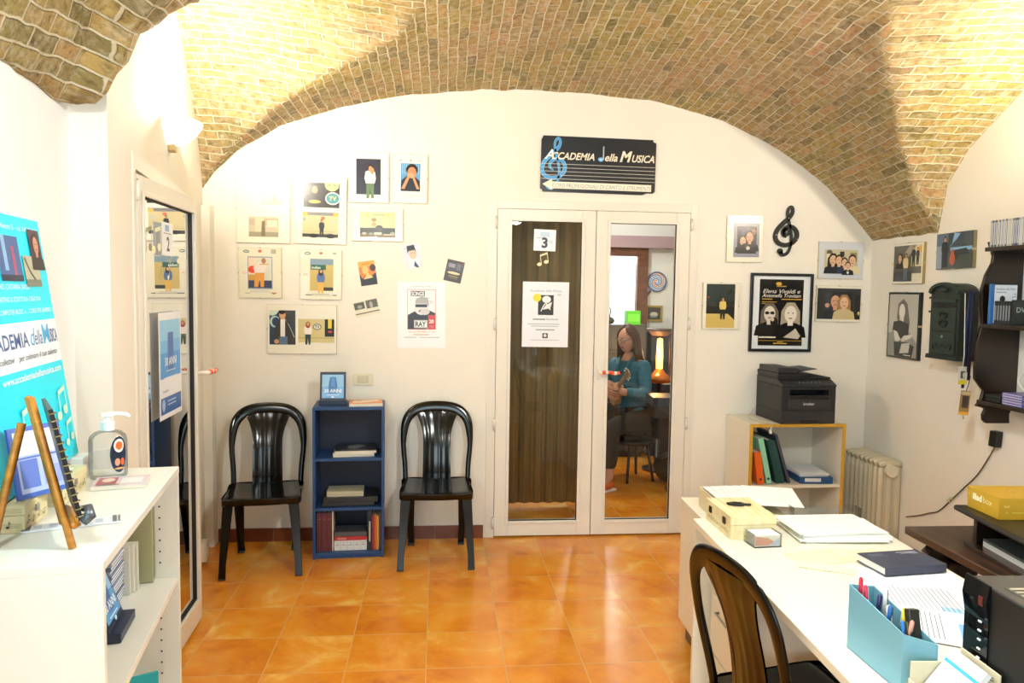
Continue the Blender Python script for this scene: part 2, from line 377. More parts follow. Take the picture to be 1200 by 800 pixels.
def bust(x, y, h, top, skin='#d8b090', hair='#2c1a10', long=False, glasses=None):
    """head and shoulders, base at y"""
    o = []
    if long: o += [('p', [(x-.3*h, y+.15*h), (x-.28*h, y+.75*h), (x-.12*h, y+h), (x+.12*h, y+h), (x+.28*h, y+.75*h), (x+.3*h, y+.15*h)], hair)]
    o += [('p', [(x-.48*h, y), (x+.48*h, y), (x+.42*h, y+.3*h), (x+.15*h, y+.42*h), (x-.15*h, y+.42*h), (x-.42*h, y+.3*h)], top),
          ('r', x-.08*h, y+.34*h, x+.08*h, y+.5*h, skin), ('e', x, y+.74*h, .215*h, .27*h, hair), ('e', x, y+.67*h, .18*h, .24*h, skin),
          ('e', x-.07*h, y+.7*h, .03*h, .015*h, '#2a1c18'), ('e', x+.07*h, y+.7*h, .03*h, .015*h, '#2a1c18'), ('e', x, y+.55*h, .06*h, .018*h, '#8c4a40')]
    if glasses: o += [('e', x-.085*h, y+.7*h, .07*h, .05*h, glasses), ('e', x+.085*h, y+.7*h, .07*h, .05*h, glasses), ('r', x-.03*h, y+.7*h, x+.03*h, y+.715*h, glasses)]
    return o
def lines(x0, x1, y, n, dy, h, c, ragged=.15):
    rnd = random.Random(int(abs(x0*1000)+n+y*1000)); return [('r', x0, y-i*dy-h, x1-(x1-x0)*ragged*rnd.random(), y-i*dy, c) for i in range(n)]
def centred(x, w_, y, n, dy, h, c):
    rnd = random.Random(n+int(w_*1e4)); o = []
    for i in range(n):
        q = w_/2*(.6+.4*rnd.random()); o.append(('r', x-q, y-i*dy-h, x+q, y-i*dy, c))
    return o

# ------------------------------------------------------------------ the shell of the room
def structure(o): o['kind'] = 'structure'; return o
FY1 = 9.6
structure(B().box(-3.2, 3.4, -2.2, FY1, -.1, 0, tile_material()).link('floor'))
b = B()   # back wall with the door opening, then a strip above
for q in ((-1.9, .305, 0, 3.25), (1.64, 3.0, 0, 3.25), (.305, 1.64, 2.125, 3.25)):
    b.box(q[0], q[1], YB, YB+.2, q[2], q[3], PLASTER)
structure(b.link('wall_back'))
structure(B().box(XR, XR+.2, -2.2, YB, 0, 3.4, PLASTER).link('wall_right'))
WL = frame3((-.5735, 0, 0), (-.1714, .9852, 0), (0, 0, 1))   # left wall: x along, y up, z into the room
b = B()
for q in ((2.497, 2.83, 0, 3.35), (4.44, 4.82, 0, 3.35), (2.83, 4.44, 2.03, 3.35)):
    b.box(q[0], q[1], q[2], q[3], -.22, 0, PLASTER)
structure(b.link('wall_left', mw=WL))
b = B()
b.prism([(-1.104, 2.455), (-1.35, 2.455), (-1.35, .55), (-.799, .55)], 0, 2.6, PLASTER_C)
structure(b.link('wall_left_near'))
b = B(); b.box(-1.8, -1.6, -2.2, .55, 0, 3.3, PLASTER_C); structure(b.link('wall_left_front'))
b = B()
for q in ((-1.8, -1.4, 0, 3.3), (.5, 3.0, 0, 3.3), (-1.4, .5, 2.5, 3.3), (-1.4, .5, 0, .4)):
    b.box(q[0], q[1], -2.2, -2.0, q[2], q[3], PLASTER_C)
structure(b.link('wall_front'))
# baseboards of brown-red tiles along the back wall
BASET = mat('#6e3418', .3, var=.25, scale=9, name='brown_baseboard_tile'); GROUT = mat('#8c7a60', .8)
b = B(); x = -1.33
while x < .29:
    x2 = min(x+.33, .297); b.box(x+.002, x2-.002, YB-.012, YB-.001, .0, .082, BASET); x = x2
b.box(-1.33, .29, YB-.008, YB-.0005, 0, .079, GROUT)
structure(b.link('baseboard_back'))
b = B(); x = 1.66
while x < 2.8:
    x2 = min(x+.33, 2.805); b.box(x+.002, x2-.002, YB-.012, YB-.001, .0, .082, BASET); x = x2
structure(b.link('baseboard_back_right'))
b = B(); y = -1.9
while y < 4.7:
    b.box(XR-.012, XR-.001, y+.002, y+.328, 0, .082, BASET); y += .33
structure(b.link('baseboard_right'))
structure(B().prism([(-1.45, 4.66), (-1.335, 4.66), (-1.335, 4.75), (-1.45, 4.75)], 0, 2.04, PLASTER).link('trim_1'))

# brick groin vault
AX = [(-1.4, 2.139), (-1.33, 2.25), (-1.186, 2.381), (-.937, 2.535), (-.586, 2.652), (-.231, 2.731), (.232, 2.785), (.6, 2.797), (.865, 2.79), (1.351, 2.756), (1.795, 2.651), (2.195, 2.461), (2.487, 2.261), (2.7, 2.041), (2.805, 1.922)]
AU = np.array([(x+1.4)/4.205 for x, z in AX]); AZ = np.array([z for x, z in AX])
BL = [(5, 2.0), (4.75, 2.14), (4.64, 2.33), (4.38, 2.56), (4.11, 2.74), (3.85, 2.86), (3.5, 2.90), (3.2, 2.84), (2.9, 2.70), (2.65, 2.52), (2.48, 2.33), (2.38, 2.08), (2.3, 1.7), (0, 1)]
BR = [(5, 1.2), (4.2, 1.4), (4.09, 1.915), (4.04, 2.18), (3.88, 2.35), (3.73, 2.44), (3.51, 2.57), (3.3, 2.68), (3.08, 2.77), (2.75, 2.86), (2.4, 2.86), (2.0, 2.74), (1.6, 2.5), (1.35, 2.2), (1.25, 1.9), (1.2, 1.4), (0, 1)]
BL = np.array(BL[::-1]); BRr = np.array(BR[::-1])
def XL(Y): return -1.4+.174*(4.75-Y) if Y > 2.35 else (-.9824-.085+.16*(2.35-Y) if Y > .55 else -1.62)
def vault(X, Y):
    xl = XL(Y)
    if Y < .6: xl = -.78
    u = (X-xl)/(2.81-xl)
    a = float(np.interp(u, AU, AZ)); 
    if u < .02 and Y < 2.5: a -= .05
    a += min(.1*(4.75-Y), .15)*math.sin(math.pi*min(1, max(0, u)))**.6
    uc = min(1, max(0, u)); s_ = uc*uc*(3-2*uc)
    bz = float(np.interp(Y, BL[:, 0], BL[:, 1]))*(1-s_)+float(np.interp(Y, BRr[:, 0], BRr[:, 1]))*s_
    return a, bz
b = B(); BM = brick_material(); k = b.mi(BM)
NX, NY = 150, 170
Y0, Y1 = -2.1, 4.752
verts = []; tagB = []
for j in range(NY+1):
    t = j/NY; Y = Y0+(Y1-Y0)*(1-(1-t)**1.35)
    xl = XL(Y)-.06 if Y > .55 else -1.65
    row = []
    for i in range(NX+1):
        X = xl+(2.84-xl)*i/NX
        a, bz = vault(X, Y)
        n = noise.noise(Vector((X*9, Y*9, 3)))*.008+noise.noise(Vector((X*30, Y*30, 7)))*.004
        z = max(a, bz)
        row.append((b.bm.verts.new((X, Y, z+n)), X, Y, a, bz))
    verts.append(row)
uvl = b.bm.loops.layers.uv.new('UVMap')
arcA = {}
for j in range(NY+1):
    s_ = 0; prev = None; arr = []
    for (v, X, Y, a, bz) in verts[j]:
        if prev: s_ += math.hypot(X-prev[0], a-prev[1])
        prev = (X, a); arr.append(s_)
    arcA[j] = arr
arcB = [[0]*(NX+1) for _ in range(NY+1)]
for i in range(NX+1):
    s_ = 0
    for j in range(1, NY+1):
        p, q = verts[j-1][i], verts[j][i]; s_ += math.hypot(q[2]-p[2], q[4]-p[4]); arcB[j][i] = s_
mid = NX//2
for j in range(NY):
    for i in range(NX):
        c = [(j, i), (j, i+1), (j+1, i+1), (j+1, i)]
        f = b.bm.faces.new([verts[p][q][0] for p, q in c]); f.material_index = k; f.smooth = True
        isB = sum(verts[p][q][4]-verts[p][q][3] for p, q in c) > 0
        for lp, (p, q) in zip(f.loops, c):
            v = verts[p][q]
            if isB: lp[uvl].uv = (v[1]+20, arcB[p][q]*1.0+30)
            else: lp[uvl].uv = (v[2]*1.0+(arcA[p][q]-arcA[p][mid])*.12, arcA[p][q]-arcA[p][mid]+10+(4.75-v[2])*.10)
o = b.link('ceiling', recalc=False); structure(o)
bpy_roof = structure(B().box(-1.9, 3.05, -2.25, YB+.2, 3.4, 3.5, PLASTER).link('ceiling_slab'))

# doors
def door_leaf(name, w_, h_, mw, hinge_side, lever=None, stile=.088, top=.072, bot=.095, hinges=(), num=''):
    b = B(); t = .05
    b.box(0, stile, 0, h_, -t, 0, FRAMEW); b.box(w_-stile, w_, 0, h_, -t, 0, FRAMEW)
    b.box(stile, w_-stile, 0, bot, -t, 0, FRAMEW); b.box(stile, w_-stile, h_-top, h_, -t, 0, FRAMEW)
    o = structure(b.link(name, mw=mw, bevel=.003))
    b = B()     # glazing bead round the pane
    for (a0, a1, c0, c1) in ((stile-.018, stile+.002, bot-.018, h_-top+.018), (w_-stile-.002, w_-stile+.018, bot-.018, h_-top+.018)):
        b.box(a0, a1, c0, c1, 0, .007, FRAMEW)
    for (c0, c1) in ((bot-.018, bot+.002), (h_-top-.002, h_-top+.018)): b.box(stile+.002, w_-stile-.002, c0, c1, 0, .007, FRAMEW)
    b.link('glazing_bead', o, mw, bevel=.003)
    b = B()
    g = mat('#15120f', .6)
    for (a0, a1, c0, c1) in ((stile, stile+.005, bot, h_-top), (w_-stile-.005, w_-stile, bot, h_-top), (stile, w_-stile, bot, bot+.005), (stile, w_-stile, h_-top-.005, h_-top)):
        b.box(a0, a1, c0, c1, -.016, -.006, g)
    b.link('rubber_gasket', o, mw)
    B().faces([(stile, bot, -.015), (w_-stile, bot, -.015), (w_-stile, h_-top, -.015), (stile, h_-top, -.015)], [(0, 1, 2, 3)], GLASS).link('glass_pane', o, mw)
    hx = -.008 if hinge_side == 'L' else w_+.008
    for hz in hinges:
        b = B(); b.lathe([(.0001, -.035), (.008, -.035), (.008, .035), (.0001, .035)], FRAMEW, 12, T=Matrix.Translation((hx, hz, .004)) @ Matrix.Rotation(R(90), 4, 'X'))
        b.lathe([(.0001, .035), (.005, .037), (.0001, .045)], mat('#b8a880', .3), 8, T=Matrix.Translation((hx, hz, .004)) @ Matrix.Rotation(R(-90), 4, 'X'))
        b.link('hinge', o, mw)
    if lever:
        lx, lz, dr = lever
        b = B(); b.box(lx-.016, lx+.016, lz-.045, lz+.045, 0, .008, FRAMEW)
        hp = b.link('handle_plate', o, mw, bevel=.003)
        RT = mat('#e8552c', .35); WT = mat('#efe6dc', .4)
        b = B(); b.tube([(lx, lz, .008), (lx, lz, .045), (lx+dr*.012, lz, .054)], .009, WT, 10)
        pa = [(lx+dr*(.01+.11*i/6), lz+.003*math.sin(i), .055) for i in range(7)]
        for i in range(6): b.tube([pa[i], pa[i+1]], .0115, RT if i not in (1, 4) else WT, 10)
        hl = b.link('door_handle', o, mw); hl['label'] = 'lever handle wrapped in orange and white tape'
    return o
d1 = door_leaf('door_1', .618, 2.06, back(.363, .01, off=.012), 'L', hinges=(.085, .715, 1.344, 1.973))
d2 = door_leaf('door_2', .602, 2.06, back(.985, .01, off=.012), 'R', lever=(.035, 1.05, 1), hinges=(.085, .717, 1.356, 1.985))
b = B()
for q in ((.305, .361, 0, 2.125), (1.589, 1.64, 0, 2.125)): b.box(q[0], q[1], q[2], q[3], -.10, .008, FRAMEW)
b.box(.361, 1.589, 2.072, 2.125, -.10, .008, FRAMEW)
structure(b.link('trim_2', mw=back(0, 0), bevel=.002))
b = B()
for q in ((.29, .309, 0, 2.14), (1.636, 1.656, 0, 2.14)): b.box(q[0], q[1], q[2], q[3], 0, .004, PLASTER)
b.box(.309, 1.636, 2.121, 2.14, 0, .004, PLASTER); structure(b.link('trim_3', mw=back(0, 0)))
LD = frame3((-1.058, 2.835, .02), (-.04, .9992, 0), (0, 0, 1))
d3 = door_leaf('door_3', .775, 1.94, LD, 'L', lever=(.735, 1.155, 1), stile=.060, top=.07, bot=.11, hinges=(.12, .68, 1.88))
b = B()
for q in ((2.83, 2.872, 0, 2.03), (4.40, 4.44, 0, 2.03)): b.box(q[0], q[1], q[2], q[3], -.12, .006, FRAMEW)
b.box(2.872, 4.40, 1.975, 2.03, -.12, .006, FRAMEW); structure(b.link('trim_4', mw=WL))
door_leaf('door_4', .73, 1.94, WL @ Matrix.Translation((3.665, .02, -.03)), 'R', stile=.078, top=.08, bot=.11)
# small passage behind the left door
b = B(); b.box(-3.1, -3.0, 1.2, 5.4, 0, 2.8, PLASTER); b.box(-3.1, -1.35, 1.1, 1.2, 0, 2.8, PLASTER); b.box(-3.1, -1.5, 5.4, 5.5, 0, 2.8, PLASTER); structure(b.link('wall_passage'))
structure(B().box(-3.1, -1.35, 1.1, 5.5, 2.8, 2.9, PLASTER).link('ceiling_passage'))
light('passage_light', 'POINT', (-2.2, 3.2, 2.4), 14, WARM, .1)

# practice room beyond the glass doors
TAUPE = mat('#6e5f4c', .7, var=.08, scale=6)
structure(B().box(-.4, -.2, YB+.2, 7.6, 0, 2.75, PLASTER).link('wall_practice_left'))
structure(B().box(3.1, 3.3, YB+.2, 7.6, 0, 2.75, PLASTER).link('wall_practice_right'))
b = B(); b.box(-.4, 1.40, 7.5, 7.65, 0, 2.75, PLASTER_C); b.box(2.06, 3.3, 7.5, 7.65, 0, 2.75, PLASTER_C); b.box(1.40, 2.06, 7.5, 7.65, 1.98, 2.75, PLASTER_C)
structure(b.link('wall_practice_back'))
MAUVE = mat('#a8929c', .8)
structure(B().box(-.2, 3.1, 7.35, 7.5, 2.0, 2.115, MAUVE).link('trim_5'))
structure(B().box(-.4, 3.3, YB+.2, 7.6, 2.62, 2.75, PLASTER_C).link('ceiling_practice'))
BROWN = wood('#5c3626', '#734632', .5, (3, 3, 12), 'door_casing_brown')
b = B(); b.box(1.96, 2.07, 7.42, 7.5, 0, 2.05, BROWN); b.box(1.36, 1.45, 7.42, 7.5, 0, 2.05, BROWN); b.box(1.45, 1.96, 7.42, 7.5, 1.92, 2.05, BROWN)
structure(b.link('trim_6', bevel=.004))
b = B(); b.box(.8, .9, 7.65, 9.5, 0, 2.6, PLASTER_C); b.box(2.9, 3.0, 7.65, 9.5, 0, 2.6, PLASTER_C); b.box(.8, 3, 9.4, 9.5, 0, 2.6, PLASTER_C); structure(b.link('wall_far_room'))
structure(B().box(.8, 3, 7.65, 9.5, 2.6, 2.7, PLASTER_C).link('ceiling_far_room'))

# ------------------------------------------------------------------ things on the back wall
CLIPM = mat('#b9b08c', .3, .8)
MOUNT = '#e9e6d6'
def clip_frame(mw, w_, h_, prints, label, group, mount=MOUNT, deep=.012, edge='#b9ac84', extra=()):
    """frameless glass clip frame: backing with mount and glass, prints, four clips"""
    b = B(); b.box(-w_/2, w_/2, -h_/2, h_/2, 0, deep, mat(edge, .4))
    b.box(-w_/2+.0015, w_/2-.0015, -h_/2+.0015, h_/2-.0015, deep, deep+.0008, mat(mount, .25, coat=.5))
    if extra: art(b, extra, deep+.0009)
    o = b.link('clip_frame', mw=mw)
    for (px, py, pw, ph, shapes) in prints:
        b = B(); b.box(-pw/2, pw/2, -ph/2, ph/2, 0, .0004, mat(shapes[0], .25, coat=.5)); art(b, shapes[1], .0005, .25)
        b.link('photo_print', o, mw @ Matrix.Translation((px, py, deep+.001)))
    for cx, cy, cw, ch in ((0, h_/2, .012, .005), (0, -h_/2, .012, .005), (w_/2, 0, .005, .012), (-w_/2, 0, .005, .012)):
        b = B(); b.box(cx-cw/2, cx+cw/2, cy-ch/2, cy+ch/2, -.0, deep+.003, CLIPM); b.link('clip', o, mw)
    tag(o, label, 'picture', group); return o
GP = 'clip frames on the left of the back wall'
# upper left: faded pair
clip_frame(back(-1.046, 2.031, -.1), .312, .403, [
    (.055, .085, .125, .12, ('#d8cfb0', [('r', -.06, -.055, -.02, .055, '#e6dfc0'), ('r', .005, -.04, .02, .05, '#a89a7c'), ('r', .02, -.05, .06, .05, '#c3b698')])),
    (.002, -.105, .175, .12, ('#c8bea4', [('r', -.085, .01, .085, .05, '#b8ad93'), ('r', -.05, -.05, -.0, .055, '#d6ccb0'), ('r', -.085, -.058, .085, -.03, '#9c9784'), ('p', [(-.015, -.055), (.01, -.055), (.008, .035), (-.01, .035)], '#82745c'), ('r', .02, 0, .08, .04, '#dcd4bc')]))],
    'large clip frame with two faded pale photos, leftmost and highest pair of the wall', GP)
clip_frame(back(-.709, 2.031, -.9), .309, .402, [
    (.005, .092, .212, .148, ('#26262c', [('p', [(.017, .073), (.104, .073), (.1, .045), (.08, .028), (.055, .024), (.03, .035), (.02, .05)], '#a9c08c'), ('t', 'let it live', .062, .058, .010, '#26302a', dict(align='CENTER')), ('e', .066, -.018, .044, .038, '#e4e6d8'), ('e', .066, -.018, .038, .031, '#3f8f96'), ('t', 'TV', .066, -.03, .026, '#f0d080', dict(align='CENTER', bold=.02)), ('e', -.04, .03, .017, .024, '#b58868'), ('p', [(-.085, -.07), (.01, -.07), (.0, -.01), (-.025, .01), (-.055, .01), (-.08, -.01)], '#17171b'), ('e', -.04, -.04, .035, .01, '#e0a850')])),
    (.0, -.085, .212, .150, ('#c9be92', [('r', -.106, .055, .106, .075, '#7e7c82'), ('e', -.09, .062, .015, .011, '#e0b040'), ('e', .09, .062, .015, .011, '#e0b040'), ('e', .015, .04, .012, .009, '#c8604a'), ('e', -.095, .03, .006, .01, '#8898a8'), ('e', .08, .022, .016, .005, '#a8b8c0'), ('r', -.106, -.075, .106, -.055, '#3b382c'), ('r', -.106, -.042, .106, -.040, '#8a8468')] + figure(.008, -.068, .1, '#262a36', '#20242c')+[('e', -.04, -.066, .03, .012, '#1c1b18'), ('e', .06, -.066, .03, .014, '#1c1b18')]))],
    'large clip frame with a dark photo with a round TV sign above a stage photo', GP)
LOGO = [('e', -.08, .128, .018, .009, '#3e4a4a'), ('e', -.08, .128, .013, .005, '#c8d4d0'), ('e', 0, .13, .011, .009, '#d86a50'), ('r', .065, .115, .095, .142, '#a8a690'), ('e', -.092, .0, .013, .006, '#e08a78'), ('e', -.092, .0, .009, .003, '#e9e6d6'), ('t', 'TV', -.08, .1255, .006, '#27332f', dict(align='CENTER'))]
TXT = centred(0, .15, -.105, 2, .008, .002, '#9aa0a8')+[('r', -.09, -.125, -.06, -.12, '#a8b090'), ('p', [(.06, -.118), (.1, -.118), (.08, -.13)], '#a87050')]
clip_frame(back(-1.067, 1.651, .2), .252, .303, [(-.0, -.0, .145, .195, ('#8a97b0', [('r', -.068, -.09, .068, .092, '#dcd6c2'), ('r', -.068, -.09, .068, -.045, '#3f4462'), ('r', -.068, -.0, -.03, .092, '#e6d2b8'), ('e', -.045, .02, .025, .022, '#d9482c'), ('r', -.068, -.045, -.03, -.01, '#c89a48'), ('r', -.02, -.04, .06, .08, '#cfd4c4')] + [('p', [(-.035, -.085), (-.012, -.085), (-.002, -.03), (.002, -.085), (.022, -.085), (.026, .0), (-.03, .0)], '#d99a4a'), ('p', [(-.03, -.0), (.027, 0), (.04, .045), (.062, .02), (.03, .065), (-.01, .068), (-.04, .03)], '#e4d8d0'), ('e', .022, .072, .013, .017, '#b4805c'), ('r', -.002, .048, .05, .054, '#c8a04a')]))],
    'clip frame with a photo of a flute player in orange trousers', GP, mount='#e2e0cc', extra=LOGO+TXT)
clip_frame(back(-.708, 1.645, -.5), .246, .300, [(.005, 0, .138, .193, ('#c3ad62', [('r', -.069, .06, .069, .096, '#7d97a8'), ('r', -.065, .03, .025, .06, '#2b5a46'), ('t', 'indies', -.06, .036, .017, '#dfeee0', dict(bold=.02)), ('r', .0, -.096, .069, -.075, '#3a3420')] + figure(-.005, -.11, .145, '#4f6a9c', '#dcae4c', long=True)))],
    'clip frame with a photo of a singer in blue under an indies sign', GP, mount='#e2e0cc', extra=[(l[0], *l[1:]) for l in LOGO[:2]]+[('e', 0, .13, .01, .008, '#a86a50'), ('e', .08, .13, .012, .006, '#9a9a8a'), ('e', -.092, .0, .013, .006, '#e08a78'), ('e', -.092, .0, .009, .003, '#e2e0cc')]+centred(0, .15, -.115, 2, .008, .002, '#5a5a5a')+[('r', -.09, -.125, -.05, -.12, '#4a4a4a'), ('r', .07, -.125, .095, -.12, '#3a3a3a')])
clip_frame(back(-.821, 1.313, -.2), .413, .299, [
    (-.116, .01, .155, .208, ('#34383a', [('r', -.077, -.104, -.0, .104, '#2c3e58'), ('p', [(-.077, .104), (-.02, .104), (-.035, .08), (-.06, .07), (-.077, .075)], '#c9d8c8'), ('e', -.045, .035, .03, .035, '#a8c8c8'), ('e', -.04, .035, .022, .027, '#2c3e58'), ('s', [(.01, .06), (.045, 0), (.07, -.06)], .003, '#b8bcbc')] + [('p', [(-.05, -.1), (.045, -.1), (.03, .03), (.01, .055), (-.02, .055), (-.045, .0)], '#3a342c'), ('r', -.012, -.06, .015, .05, '#e6e2da'), ('r', -.02, -.104, .03, -.055, '#56708c'), ('e', .0, .075, .019, .026, '#c8966e'), ('e', -.003, .092, .018, .012, '#231a14'), ('e', -.035, -.085, .014, .014, '#c8966e')])),
    (.085, -.008, .215, .143, ('#cdc088', [('r', .05, -.035, .107, .071, '#1e1c1c'), ('r', .07, .015, .092, .071, '#e0c838'), ('e', .083, -.005, .014, .007, '#b03038'), ('e', .005, .024, .026, .019, '#4a6a72'), ('e', .005, .024, .021, .014, '#d8d4b4'), ('t', 'TV', .005, .017, .016, '#36606c', dict(align='CENTER', bold=.02)), ('r', -.107, -.045, .107, -.042, '#8c8458')] + figure(-.05, -.085, .14, '#eee6dc', '#2c4240', hair='#9c3a1c', long=True)))],
    'wide clip frame with two photos, singer in leather jacket and red-haired singer', GP)
clip_frame(back(-.424, 2.236), .243, .301, [(-.0, .005, .147, .213, ('#2a2c40', figure(.01, -.13, .2, '#e8e2da', '#5c7a58')+[('e', .022, .035, .012, .02, '#c08a60')]))],
    'clip frame with a photo of a singer in white top and green jeans', GP, mount='#ecebe0')
clip_frame(back(-.172, 2.236, -.6), .203, .296, [(0, .008, .118, .168, ('#5b97c8', [('r', -.05+i*.012, .02, -.046+i*.012, .084, '#8fc0e0') for i in range(9)]+[('p', [(-.059, -.084), (.059, -.084), (.055, -.02), (.02, .01), (-.02, .01), (-.055, -.02)], '#22242e'), ('e', .008, .045, .035, .036, '#20120e'), ('e', .008, .028, .027, .034, '#c88a62'), ('p', [(-.055, -.07), (-.035, -.07), (.0, .01), (-.012, .022)], '#d09468'), ('p', [(.055, -.07), (.038, -.07), (.01, .0), (.02, .012)], '#d09468'), ('e', .002, .012, .02, .014, '#d8a078')]))],
    'narrow clip frame with a photo of a person with hands over their mouth', GP, mount='#ecebe0', extra=[('e', -.06, .108, .008, .003, '#6a6a62'), ('e', 0, .11, .006, .005, '#8a7a6a'), ('r', .04, .106, .07, .109, '#7a7a72')]+centred(0, .15, -.095, 2, .01, .002, '#9a9c9c'))
clip_frame(back(-.371, 1.955, -.1), .306, .200, [(.002, 0, .213, .152, ('#b9bf92', [('r', -.106, -.076, .106, -.02, '#3a382a'), ('r', -.106, -.076, .106, -.055, '#6a5636'), ('p', [(-.072, .052), (-.056, .068), (-.05, .06), (-.066, .048)], '#e0c020'), ('p', [(.05, .052), (.066, .068), (.072, .06), (.056, .048)], '#e0c020'), ('e', -.022, .028, .016, .011, '#8c7c4c'), ('e', -.022, .0, .015, .013, '#a8986c'), ('r', -.03, .055, .045, .062, '#9aa07c'), ('e', .01, -.02, .022, .016, '#4c4436'), ('r', -.022, -.062, .025, -.047, '#d4ccb0'), ('e', -.08, -.055, .014, .008, '#a8a88c'), ('e', -.04, -.057, .012, .007, '#8a8a74'), ('e', .09, -.055, .015, .012, '#9c9a88'), ('r', .035, -.065, .08, -.058, '#c8b898')]))],
    'wide clip frame with a photo of a jury table on stage', GP, mount='#e4e6d2')
# the right-hand group
GQ = 'clip frames on the right of the back wall'
clip_frame(back(1.946, 1.916, .5), .237, .296, [(.01, -.008, .17, .215, ('#8c8e9c', [('r', -.062, -.085, .066, .088, '#14161e'), ('r', -.04, .03, .05, .08, '#3a3a58'), ('e', .045, .05, .015, .02, '#a06a38')] + bust(-.024, -.08, .11, '#141418')+bust(.02, -.07, .13, '#16141a', skin='#d8a080')+[('e', .01, -.05, .012, .012, '#c8c0b8')]))],
    'clip frame with a grey-mounted photo of two people in dark clothes', GQ)
clip_frame(back(1.801, 1.487), .238, .297, [(-.002, .0, .188, .28, ('#20251f', [('p', [(-.094, -.14), (.094, -.14), (.094, -.09), (.04, -.04), (-.094, -.05)], '#c9b060'), ('p', [(-.094, -.05), (-.094, .0), (.094, -.01), (.094, -.05)], '#171410'), ('r', -.094, .03, .094, .14, '#27332f'), ('s', [(-.02, .03), (.01, .1), (.02, .14)], .003, '#11140f'), ('e', .06, .09, .015, .02, '#161a18'), ('e', -.08, .055, .006, .004, '#c05038')] + figure(.015, -.085, .14, '#d8c070', '#221c16', skin='#b88858')))],
    'clip frame with a photo of a dancer alone on a dark stage', GQ)
clip_frame(back(2.595, 1.791), .303, .238, [(.0, -.008, .225, .155, ('#c0b898', [('e', -.08, .055, .02, .02, '#5c5844'), ('r', -.1, .0, -.07, .05, '#d6d2b4'), ('r', -.01, .03, .02, .065, '#2c3028'), ('r', .06, .03, .105, .06, '#8a8c60')] + bust(-.055, -.078, .13, '#15171a', long=True)+bust(-.015, -.075, .12, '#1c1e24')+bust(.022, -.078, .105, '#26304a')+bust(.075, -.078, .125, '#dcd0a8')+bust(.045, -.085, .085, '#1a1a22')+[('e', .045, -.07, .008, .008, '#d8d8dc')]))],
    'clip frame with a grey mount and a photo of a group of five people', GQ, mount='#ccd2da')
clip_frame(back(2.592, 1.510, -.5), .308, .234, [(.0, -.0, .295, .2, ('#22262a', [('r', -.05, -.1, .08, .08, '#1a1e22'), ('r', .11, -.1, .147, .06, '#1a1c1c')] + bust(-.025, -.1, .17, '#1e1e24', skin='#c89878')+bust(.035, -.1, .16, '#c8b888', hair='#9a7440', long=True)+[('e', -.08, -.01, .016, .014, '#c89878'), ('e', .135, -.06, .008, .012, '#c8b070')]))],
    'clip frame with a photo of a smiling couple on a dark ground', GQ)
# black framed concert poster
BF = back(2.204, 1.449, -.2)
b = B(); w_, h_, e = .209, .2525, .018
for q in ((-w_, -w_+e, -h_, h_), (w_-e, w_, -h_, h_), (-w_+e, w_-e, -h_, -h_+e), (-w_+e, w_-e, h_-e, h_)): b.box(q[0], q[1], q[2], q[3], 0, .02, mat('#0c0c0c', .3))
pf = b.link('framed_poster', mw=BF, bevel=.002)
tag(pf, 'black framed concert poster with two women, on the wall above the printer', 'framed poster')
b = B(); b.box(-w_+e, w_-e, -h_+e, h_-e, 0, .008, mat('#dfe5e8', .4)); b.link('mount_board', pf, BF)
b = B(); b.box(-.147, .147, -.213, .213, .0085, .0095, mat('#111010', .25))
art(b, [('e', -.02, .185, .02, .012, '#d0a840'), ('r', -.035, .165, .03, .172, '#b09040'),
        ('t', 'Elena Vivaldi e', 0, .125, .026, '#e8e4dc', dict(align='CENTER', shear=.35, w=.25)), ('t', 'Antonella Trevisan', 0, .098, .024, '#e8e4dc', dict(align='CENTER', shear=.35, w=.26)),
        ('r', -.13, .083, -.06, .089, '#c89a38'), ('r', .0, .083, .135, .089, '#c89a38'), ('r', -.13, .066, -.03, .07, '#c89a38'), ('r', -.13, .055, -.09, .059, '#c89a38')]
    + bust(-.075, -.15, .21, '#1c1a18', skin='#d8d0c4', hair='#6c6258', long=True, glasses='#2c2824')
    + bust(.065, -.16, .225, '#0e0d0d', skin='#e4dcd0', hair='#a89c88', long=True)
    + [('p', [(.02, -.16), (.12, -.17), (.135, -.15), (.1, -.1), (.09, -.11)], '#c8beb0'), ('e', -.045, -.06, .025, .03, '#1a1816'), ('e', -.055, -.045, .01, .012, '#c8beb0'), ('r', -.145, -.165, -.03, -.155, '#d8ceba'),
       ('r', -.147, -.213, .147, -.17, '#151310'), ('r', -.147, -.183, .147, -.180, '#c8a040'), ('r', -.045, -.202, .045, -.196, '#d8b048'), ('r', -.02, -.191, .02, -.187, '#d8b048')], .0096, .25)
b.link('poster_print', pf, BF)
# wooden treble clef
b = B(); pts, ws = clef(0, 0, .325, 1.12)
stroke(b, pts, ws, mat('#121314', .6), .004, .016)
b.prism([(.028*math.cos(a*math.pi/10)+.0, .028*math.sin(a*math.pi/10)-.01) for a in range(20)], .004, .016, mat('#121314', .6))
b.prism([(-.036+.018*math.cos(a*math.pi/10), -.132+.018*math.sin(a*math.pi/10)) for a in range(20)], .004, .016, mat('#121314', .6))
cl = b.link('treble_clef', mw=back(2.218, 1.975, 0)); tag(cl, 'black wooden treble clef ornament hung on the wall', 'wall ornament')
for x, y in ((-.068, -.03), (.075, -.055), (.012, .078), (0, -.01)):
    b = B(); b.cyl((x, y, .0), .004, .019, mat('#8c8c90', .3, .6), 10); b.link('screw', cl, back(2.218, 1.975, 0))
